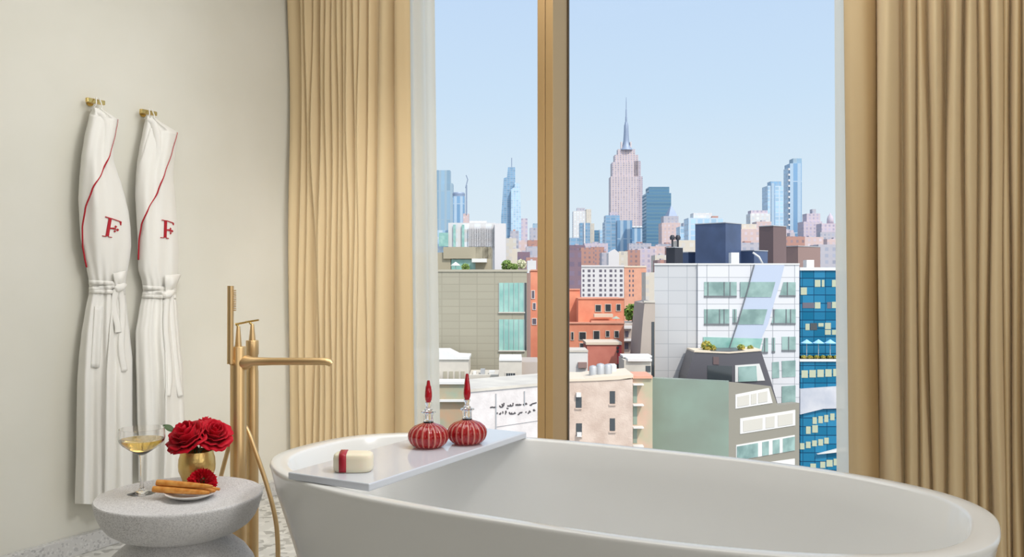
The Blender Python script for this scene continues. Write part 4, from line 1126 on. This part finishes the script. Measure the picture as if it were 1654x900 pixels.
# ---- blue building
t = bld('blue_building', 'bright blue panelled building with cream windows beside the right curtain', 'building', 1330, 108)
mass(MB(), 1293, 1620, 436, 108, 14).build('upper_wall', C['blue_wall'], t)
slab(MB(), 1292, 432, 1620, 437, 108, 14, .2).build('roof_edge', C['white'], t)
z5 = lambda x, y: (1285 + x/5.293, 420 + y/5.293)
for (a, b, c_, e_, m_) in ((165,170,213,230,'cream_pane'),(225,170,247,230,'cream_pane'),(312,170,352,230,'cream_pane'),(45,235,97,298,'cream_pane'),(165,362,213,415,'cream_pane'),(312,358,352,412,'cream_pane'),(60,365,160,412,'purple_pane'),(270,360,305,415,'purple_pane'),
                           (85,545,120,600,'cream_pane'),(125,540,185,600,'dark_glass'),(195,540,240,570,'cream_pane'),(252,538,302,592,'cream_pane'),(252,598,302,640,'cream_pane'),(312,598,352,640,'cream_pane')):
    p0, p1 = z5(a, b), z5(c_, e_); windows(t, [(*p0, *p1)], 108, C[m_])
mass(MB(), 1293, 1620, 580, 103.5, 4.4).build('lower_wall', C['blue_wall'], t)
slab(MB(), 1292, 580, 1620, 584, 103.5, 4.4, .2).build('terrace_edge', C['white'], t)
z6 = lambda x, y: (1285 + x/5.0, 580 + y/5.0)
for k in range(5):
    p0, p1 = z6(48 + k*64, 92 - k*3), z6(100 + k*64, 152 - k*3); windows(t, [(*p0, *p1)], 103.5, C['cream_pane'])
polyp(MB(), [z6(38,240),z6(400,215),z6(400,395),z6(225,400),z6(38,445)], 103.5, .5, .35).build('pale_band', mat('pale_terrace_band', lin(176,180,190), .6, noise=(.5, lin(200,200,204), 1)), t)
for (a, b, c_, e_) in ((138,470,172,525),(185,462,220,518),(232,452,265,510),(280,440,315,495),(330,432,370,488),(85,545,122,605),(135,535,180,595),(38,680,72,730),(84,668,122,720),(134,658,172,705),(184,648,222,700),(232,636,268,685),(120,845,165,890),(200,830,240,880),(250,815,300,870),(308,805,350,860)):
    p0, p1 = z6(a, b), z6(c_, e_); windows(t, [(*p0, *p1)], 103.5, C['cream_pane'])
polyp(MB(), [z6(180,765),z6(345,722),z6(420,710),z6(420,740)], 103.5, .5, .5).build('pale_canopy', C['white'], t)
zt_ = zof(580, 103.5)
for i, (px, lab) in enumerate(((1303, 'leftmost pale blue umbrella on the blue building terrace'), (1322, 'middle pale blue umbrella on the blue building terrace'), (1341, 'pale blue umbrella on the blue terrace next to the curtain'))):
    pu = P(px, 105.6, zt_); u_ = thing('sun_umbrella', lab, 'umbrella', pu, 'umbrellas on the blue terrace')
    MB().lathe([(.035,0),(.035,1.95)], pu, 8).build('pole', C['white'], u_)
    MB().lathe([(.72,1.75),(.35,1.98),(.03,2.2)], pu, 8, capb=False).build('canopy', C['umbr'], u_, solid=.02)
for i in range(6):
    bush('planter_shrub', ('%s shrub along the blue building terrace edge' % ('first yellowish', 'second yellowish', 'third yellowish', 'fourth yellowish', 'fifth yellowish', 'last yellowish')[i]) + ' counted from the white building', 'shrub', 1298 + i*10.5, 577.5, 104.2, .33, C['terrace_green'], 40+i, 'shrubs on the blue terrace edge', zbase=zt_+.03, squash=.8)

# ---- roof structures above the white building
zw = zof(427, 100)
def roofbox(label, xl, dl, xc, dc, xr_, dr, ytop, m, zb=zw, cat='roof structure', cap=True, name='roof_structure'):
    t = thing(name, label, cat, P(xc, dc, zb))
    corner(MB(), xl, dl, xc, dc, xr_, dr, ytop, zb+.01).build('cladding', m, t)
    if cap: corner(MB(), xl-.6, dl, xc, dc-.15, xr_+.6, dr, ytop-1.2, zof(ytop, dc)-.02).build('roof_rim', C['pipe'], t)
    return t
roofbox('big navy-clad roof box on the white building', 1123, 110.5, 1172, 107.5, 1197, 110.0, 360, C['navy'])
o = roofbox('small dark roof box with two vents at the left roof end', 1076, 106, 1090, 105, 1103, 106, 400, C['black'])
for x in (1086, 1095):
    MB().lathe([(.12,0),(.12,1.0),(.30,1.0),(.34,1.3),(.2,1.55),(.02,1.6)], P(x, 106.0, zof(400, 105)), 12).build('vent', C['black'], o, smooth=True, sharp=40)
roofbox('low dark roof box between the vented box and the big navy one', 1101, 113, 1112, 112.4, 1124, 113, 408, C['navy'])
roofbox('brown-clad tall roof box right of the big navy one', 1226, 117.5, 1249, 115.8, 1270, 117.4, 365, C['brown'])
roofbox('low dark roof box below the tall brown one', 1197, 110, 1218, 108.2, 1240, 110.4, 405, C['navy'])
roofbox('wide low brown brick block behind the blue building', 1251, 150, 1289, 146, 1325, 150, 398, C['brown_pale'], zb=GZ, cat='building', name='brick_building')
o = mass(MB(), 1181, 1194, 408, 104.4, 1.2, zb=zw+.01).build('cooling_unit', C['white']); tag(o, 'white cooling unit standing before the big navy roof box', 'cooling unit')
o = MB().tube([P(1232, 105.2, zw+.12), P(1226, 105.2, zof(415, 105)), P(1216, 105.2, zof(408, 105))], .12, 10).build('duct', C['white'], smooth=True); tag(o, 'white slanting duct on the white roof', 'duct')
o = mass(MB(), 1303, 1315, 420, 114, 1.4, zb=zof(432, 108)+.01).build('cooling_unit', C['white']); tag(o, 'white cooling unit on the blue building roof', 'cooling unit')
# ------------------------------------------------------------------ skyline
K = {}  # distant facades: aerial haze is put into their pale, desaturated colours
def fm(key, wall, glass, w_, h_, fw, fh, **k):
    K[key] = facade('facade_' + key, lin(*wall), lin(*glass), w_, h_, fw, fh, **k); return K[key]
fm('stone', (198,184,184), (146,142,156), 5.6, 4.4, .5, .7, rough=.4)
fm('stone_shaded', (182,172,178), (134,132,150), 5.6, 4.4, .5, .62, rough=.4)  # darker copy of stone: the side faces' shade is put into the colour
fm('blueglass', (146,168,188), (108,144,172), 7, 4.4, .8, .72)
fm('teal', (96,132,152), (70,110,138), 40, 4.4, .96, .62)
fm('paleglass', (190,206,218), (150,180,202), 6, 5, .72, .78)
fm('bluestripe', (168,190,208), (104,140,172), 9, 60, .55, .98)
fm('steel', (150,172,186), (120,148,168), 10, 50, .6, .98)
fm('white', (208,207,206), (194,199,204), 5, 4, .5, .6)
fm('brick', (178,136,124), (128,108,112), 3.4, 3.4, .42, .5, rough=.5)
fm('plum', (128,106,118), (104,90,108), 3.2, 3.2, .6, .5, rough=.5)
fm('pink', (204,182,178), (176,164,170), 4.2, 3.8, .45, .55, rough=.5)
fm('grey', (178,176,184), (140,144,158), 4.2, 3.6, .45, .55, rough=.5)
fm('cream', (204,196,182), (176,172,166), 4, 3.6, .45, .55, rough=.5)
fm('lilac', (196,184,192), (158,152,170), 4.2, 3.8, .45, .6, rough=.5)
K['stonep'] = mat('limestone', lin(202,192,192), .8)
K['steelp'] = mat('mast_steel', lin(136,150,172), .5, .2)
K['whitep'] = mat('roof_white', lin(208,206,206), .7)

def tower(name, label, blocks, group=None, cat='building', extra=None):
    """blocks: (part name, x0, x1, ytop, d, T, material key [, ybottom])"""
    b0 = blocks[0]
    t = bld(name, label, cat, (b0[1]+b0[2])/2, b0[4], group)
    for b in blocks:
        mass(MB(), b[1], b[2], b[3], b[4], b[5], b[7] if len(b) > 7 else None).build(b[0], K[b[6]], t, uv=True)
    if extra: extra(t)
    return t
# stone skyscraper with spire
def spire(t):
    d = 1780 + 16
    def lz(pts): return [(r_/F*d, zof(y, d)) for r_, y in pts]
    c = P(1011.5, d)
    for ang in (0,):
        MB().lathe(lz([(11,243),(8.5,239),(6,234),(4.8,228),(4.2,220),(3.8,212),(3.5,203),(2.6,200),(2.0,197)]), (c.x, c.y, 0), 16).build('mast', K['steelp'], t, smooth=True, sharp=30)
    MB().lathe(lz([(1.7,198),(1.6,190),(1.2,188),(1.1,178),(.7,176),(.6,166),(.3,157)]), (c.x, c.y, 0), 10).build('antenna', K['steelp'], t, smooth=True, sharp=30)
    for x in (1004, 1019):
        mass(MB(), x-1, x+1, 229, d-6, 8, 243).build('wing_fin', K['stonep'], t)
tower('spired_skyscraper', 'tall stone skyscraper with stepped shoulders and a needle spire', [
    ('shaft', 989, 1024, 262, 1780, 34, 'stone'), ('side_shaft', 1024, 1035, 260, 1786, 30, 'stone_shaded'), ('lower_shoulder', 986.5, 1031, 285, 1776, 36, 'stone'), ('side_shoulder', 1031, 1038, 285, 1784, 30, 'stone_shaded'),
    ('upper_tier', 993, 1031, 250, 1786, 26, 'stone'), ('crown', 998, 1026, 241, 1790, 20, 'stone')], extra=spire)
tower('office_tower', 'blue glass office block with a tiered top at the foot of the spired skyscraper', [
    ('walls', 977, 1021, 358, 1150, 30, 'blueglass'), ('corner_wing', 997, 1021, 356, 1147, 10, 'bluestripe'), ('upper_tier', 978, 1001, 348, 1155, 20, 'blueglass'), ('top_tier', 985, 998, 343, 1158, 14, 'lilac')])
tower('office_tower', 'blue office slab with white vertical fins right of the spired skyscraper', [('walls', 1021, 1044, 366, 1250, 25, 'bluestripe'), ('roof_rim', 1020, 1045, 365, 1249, 26, 'white', 367.5)])
tower('office_tower', 'dark teal banded office tower with a flat top', [('walls', 1044, 1084, 312, 1080, 34, 'teal'), ('upper_floors', 1048, 1081, 302, 1084, 26, 'teal')])
def mansard(t):
    d = 960
    MB().lathe([(13/F*d, zof(352, d)), (7/F*d, zof(341, d)), (3/F*d, zof(335, d)), (.6/F*d, zof(331, d))], tuple(P(1084, d+9)), 4).build('roof', K['steelp'], t)
tower('stepped_tower', 'pinkish stepped tower with a pointed grey roof before the teal tower', [('lower_walls', 1069, 1099, 360, 958, 22, 'pink'), ('upper_walls', 1072, 1096, 349, 960, 18, 'grey')], extra=mansard)
tower('apartment_tower', 'white tower left of the spired skyscraper, close to the mullion', [('walls', 926, 955, 341, 1500, 25, 'white'), ('side_wing', 947, 955, 338, 1498, 20, 'cream'), ('roof_box', 932, 945, 336, 1505, 12, 'grey')])
tower('office_tower', 'slim blue glass tower before the white one right of the mullion', [('walls', 937, 953, 360, 1200, 20, 'blueglass'), ('white_strip', 943, 945.5, 360, 1198, 3, 'white'), ('side_wing', 953, 960, 361, 1203, 18, 'cream')])
tower('office_tower', 'small pale green tower between the slim blue one and the tiered block', [('walls', 960, 967, 372, 1300, 15, 'teal'), ('second_wing', 968.5, 978, 371, 1303, 15, 'paleglass')])
tower('office_tower', 'low blue block at the right edge of the mullion', [('walls', 915, 936, 384, 1000, 18, 'blueglass')])
# left pane
tower('glass_tower', 'grey glass tower with stepped top beside the left sheer', [('walls', 690, 731, 296, 1500, 30, 'steel'), ('upper_floors', 700, 727, 275, 1503, 24, 'steel')])
def drum(t):
    d = 1300; MB().lathe([(9.8/F*d, zof(318, d)), (10.2/F*d, zof(312, d)), (9.2/F*d, zof(310, d)), (1, zof(310, d))], tuple(P(741, d+12)), 24).build('crown', K['steelp'], t)
tower('rounded_tower', 'short pale tower with a dark domed top next to the grey glass tower', [('walls', 732, 750, 317, 1300, 22, 'bluestripe')], extra=drum)
def cr(t):
    d = 1100; q = lambda x, y: P(x, d, zof(y, d))
    MB().tube([q(753.5, 347), q(753.5, 299)], .9, 6).build('mast', K['steelp'], t)
    MB().tube([q(752, 304), q(755.5, 290), q(753, 283)], .6, 6).build('jib', K['steelp'], t)
tower('building_under_construction', 'slim pink building core with a tower crane on top', [('walls', 748, 757, 345, 1100, 14, 'pink')], extra=cr)
def taper(t):
    d = 1900
    def pr(pts, m, T, dd, nm): MB().prism([P(x, dd, zof(y, dd)) for x, y in pts], cF*T).build(nm, K[m], t, uv=True)
    pr([(809,486),(809.5,350),(811,330),(813.5,288),(819,286),(820.5,270),(832,270),(833,486)], 'blueglass', 30, d, 'blue_face')
    pr([(825,486),(825.5,306),(831,302),(831,295),(839.5,296),(840.5,330),(842,375),(842,486)], 'paleglass', 20, d-14, 'pale_face')
    MB().tube([P(826.5, d+10, zof(270, d)), P(826.5, d+10, zof(254, d))], .9, 6).build('spire', K['steelp'], t)
taper(bld('tapering_tower', 'tapering blue and white glass tower left of the mullion', 'building', 826, 1900))
tower('apartment_tower', 'slim lilac slab right of the tapering glass tower', [('walls', 842, 852, 353, 800, 12, 'lilac')])
tower('office_tower', 'dark blue-grey tower with sloped top touching the left mullion side', [('walls', 856, 878, 368, 850, 16, 'grey'), ('upper_floors', 861, 878, 361, 853, 12, 'steel')])
def ribs(t):
    for i in range(16): slab(MB(), 757 + i*2.7, 366 , 758.2 + i*2.7, 398, 379, .9, .5).build('pier', K['whitep'], t)
    for (x0, x1) in ((732, 736), (746, 750)): slab(MB(), x0, 363, x1, 400, 379, .6, .1).build('green_strip', C['teal_glass'], t)
    slab(MB(), 709, 376, 724, 398, 379, .6, .2).build('glazed_bay', C['teal_glass'], t)
tower('white_block', 'broad white block with vertical piers above the beige roof', [('walls', 724, 800, 360, 380, 24, 'white'), ('plain_wing', 799, 817, 361, 376, 22, 'whitep'), ('left_wing', 480, 725, 372, 383, 20, 'paleglass'), ('roof_box', 758, 786, 357, 384, 14, 'white')], extra=ribs)
# right of the spire
def slits(t):
    d = 1000
    for i in range(14): slab(MB(), 1273.5, 272 + i*9, 1276, 275 + i*9, d, 3, 1.5).build('balcony', K['whitep'], t)
tower('slab_tower', 'very tall thin blue glass tower near the right curtain', [('walls', 1276, 1295, 264, 1000, 20, 'bluestripe'), ('west_strip', 1273.5, 1279, 271, 1003, 18, 'paleglass'), ('crown', 1281, 1295, 256, 1003, 14, 'steel')], extra=slits)
tower('glass_tower', 'blue glass tower with chamfered top left of the thin slab tower', [('walls', 1240, 1268, 300, 1150, 26, 'paleglass'), ('side_wing', 1266, 1272, 318, 1154, 22, 'white'), ('crown', 1245, 1262, 293, 1155, 16, 'blueglass'), ('dark_strip', 1246, 1252, 296, 1149, 6, 'bluestripe')])
tower('office_block', 'pale block with a dark window band left of the chamfered glass tower', [('walls', 1212, 1244, 345, 900, 16, 'white'), ('top_floor', 1213, 1240, 340, 902, 12, 'lilac')])
tower('lilac_tower', 'lilac stepped block right of the thin slab tower', [('walls', 1298, 1328, 358, 950, 20, 'lilac'), ('upper_floors', 1303, 1325, 345, 953, 14, 'lilac'), ('roof_box', 1312, 1318, 338, 955, 8, 'grey')])
def dome(t):
    d = 900; MB().lathe([(5.5/F*d, zof(362, d)), (5.2/F*d, zof(354, d)), (4/F*d, zof(349, d)), (1.2/F*d, zof(345.5, d)), (.3/F*d, zof(343, d))], tuple(P(1341, d+6)), 16).build('dome', K['lilac'], t, smooth=True)
tower('domed_building', 'pinkish building with a small round domed turret at the right sheer', [('walls', 1327, 1360, 361, 900, 16, 'lilac'), ('front_wing', 1325, 1360, 375, 890, 8, 'grey')], extra=dome)
tower('office_block', 'pale terraced block behind the big navy roof box', [('walls', 1112, 1168, 352, 760, 20, 'paleglass'), ('upper_floors', 1120, 1150, 344, 764, 14, 'white'), ('top_box', 1150, 1160, 349, 762, 10, 'brick')])
tower('office_block', 'low pale blue block right of the pointed grey roof', [('walls', 1098, 1125, 366, 820, 18, 'paleglass'), ('upper_floors', 1104, 1120, 360, 823, 12, 'grey')])
tower('apartment_block', 'peach block between the navy and brown roof boxes', [('walls', 1190, 1230, 370, 620, 16, 'pink'), ('upper_floors', 1198, 1222, 362, 624, 10, 'cream')])
tower('apartment_block', 'cream gridded block left of the big navy roof box', [('walls', 1096, 1125, 388, 420, 14, 'cream')])
tower('apartment_block', 'rusty brick block right of the tall brown roof box', [('walls', 1268, 1300, 382, 520, 14, 'brick'), ('roof_box', 1276, 1284, 376, 523, 6, 'grey')])
tower('apartment_block', 'grey-lilac block behind the blue building roof', [('walls', 1322, 1362, 395, 480, 14, 'grey')])
# middle distance
tower('dark_brick_tower', 'dark plum brick apartment slab right of the mullion', [('walls', 900, 939, 405, 300, 12, 'plum')])
ap = tower('apartment_block', 'white apartment block with a grid of dark square windows', [('walls', 937, 1008, 430, 420, 16, 'whitep'), ('parapet', 936.5, 1008.5, 428.5, 419.5, 17, 'whitep', 431)])
for r_ in range(7):
    for c_ in range(8):
        x = 941 + c_*8.3 + (2 if c_ > 2 else 0); wd = 4.5 if c_ % 2 else 3
        slab(MB(), x, 435.5 + r_*7.8, x+wd, 439.8 + r_*7.8, 420, .4, .05).build('window', C['purple_pane'], ap)
ap = tower('salmon_block', 'salmon brick block beside the white apartment block', [('walls', 1008.4, 1044, 431, 420, 14, 'pink')])
ap.children[0].data.materials[0] = C['salmon']
for r_ in range(6):
    for x in (1016, 1021.5): slab(MB(), x, 436 + r_*7.8, x+2.2, 440 + r_*7.8, 420, .4, .05).build('window', C['purple_pane'], ap)
slab(MB(), 1008.4, 429.5, 1044, 432, 420, 14, .3).build('parapet', C['awning'], ap)
tower('cream_block', 'cream block with round white roof tank right of the salmon block', [('walls', 1043, 1062, 440, 380, 12, 'cream')])
tower('gabled_hall', 'white gabled hall among the brick roofs below the tiered blue block', [('walls', 983, 1000, 409, 560, 12, 'whitep'), ('side_wing', 1000, 1014, 406, 563, 12, 'cream')],
      extra=lambda t: MB().prism([P(x, 560, zof(y, 560)) for x, y in ((982.5,409),(993,402.5),(1000.5,409))], cF*12).build('roof', K['whitep'], t))
lows = [
 ('reddish low-rise just right of the dark plum slab', 938, 960, 400, 640, 'brick'), ('rusty low-rise with white roof line left of the gabled hall', 956, 976, 399, 700, 'brick'), ('plum low-rise at the foot of the slim blue tower', 920, 945, 396, 800, 'plum'),
 ('greyish low-rise directly left of the gabled hall', 972, 984, 408, 600, 'grey'), ('brown low-rise right of the gabled hall', 1014, 1034, 404, 610, 'brick'), ('lilac low-rise behind the salmon block', 1030, 1058, 402, 660, 'lilac'),
 ('pinkish low-rise under the teal banded tower', 1050, 1076, 398, 740, 'pink'), ('grey low-rise under the pointed roof tower', 1062, 1096, 394, 860, 'grey'), ('wide grey low-rise behind the finned blue slab foot', 1016, 1052, 393, 950, 'grey'),
 ('pale low-rise behind the dark vented roof box', 1058, 1080, 412, 500, 'cream'), ('brick low-rise between the cream block and the vented box', 1062, 1078, 420, 450, 'brick'), ('low plum block beneath the white tower by the mullion', 944, 982, 393, 980, 'lilac'),
 ('cream low-rise right of the white piered block', 817, 834, 385, 460, 'cream'), ('grey squat block under the pale face of the tapering tower', 824, 838, 373, 640, 'grey'), ('pink low-rise beneath the lilac slab', 838, 852, 388, 560, 'pink'),
 ('ochre low-rise left of the plum roofs by the mullion', 822, 840, 402, 400, 'cream'), ('plum brick low-rise above the beige roof corner', 836, 856, 407, 350, 'plum'), ('rosy brick low-rise touching the left mullion side', 852, 880, 388, 500, 'brick'),
 ('grey low-rise beneath the dark tower by the mullion', 850, 878, 398, 430, 'grey'), ('brick low-rise above the orange tall wing', 850, 884, 416, 320, 'brick'), ('small white low-rise right of the beige roof shrubs', 852, 866, 421, 280, 'white'),
 ('pink low-rise under the thin slab tower', 1294, 1330, 383, 640, 'pink'), ('lilac low-rise behind the rusty brick block', 1262, 1282, 372, 720, 'lilac'), ('pale low-rise between peach block and chamfered tower', 1222, 1246, 358, 760, 'pink'),
 ('cream low-rise behind the tall brown roof box', 1240, 1280, 380, 560, 'cream'), ('grey low-rise behind the low dark box', 1188, 1230, 392, 480, 'grey'), ('brick low-rise beyond the vented box, left of the cream gridded one', 1080, 1100, 398, 560, 'brick'),
 ('rosy low-rise along the right sheer', 1336, 1366, 386, 700, 'pink'),
]
for lab, x0, x1, y, d, k in lows:
    o = tower('low_rise_building', lab, [('walls', x0, x1, y, d, 14, k), ('roof_hut', x0+(x1-x0)*.35, x0+(x1-x0)*.6, y-2.2, d+4, 5, 'grey' if k != 'grey' else 'brick')], group='low buildings in the middle distance')
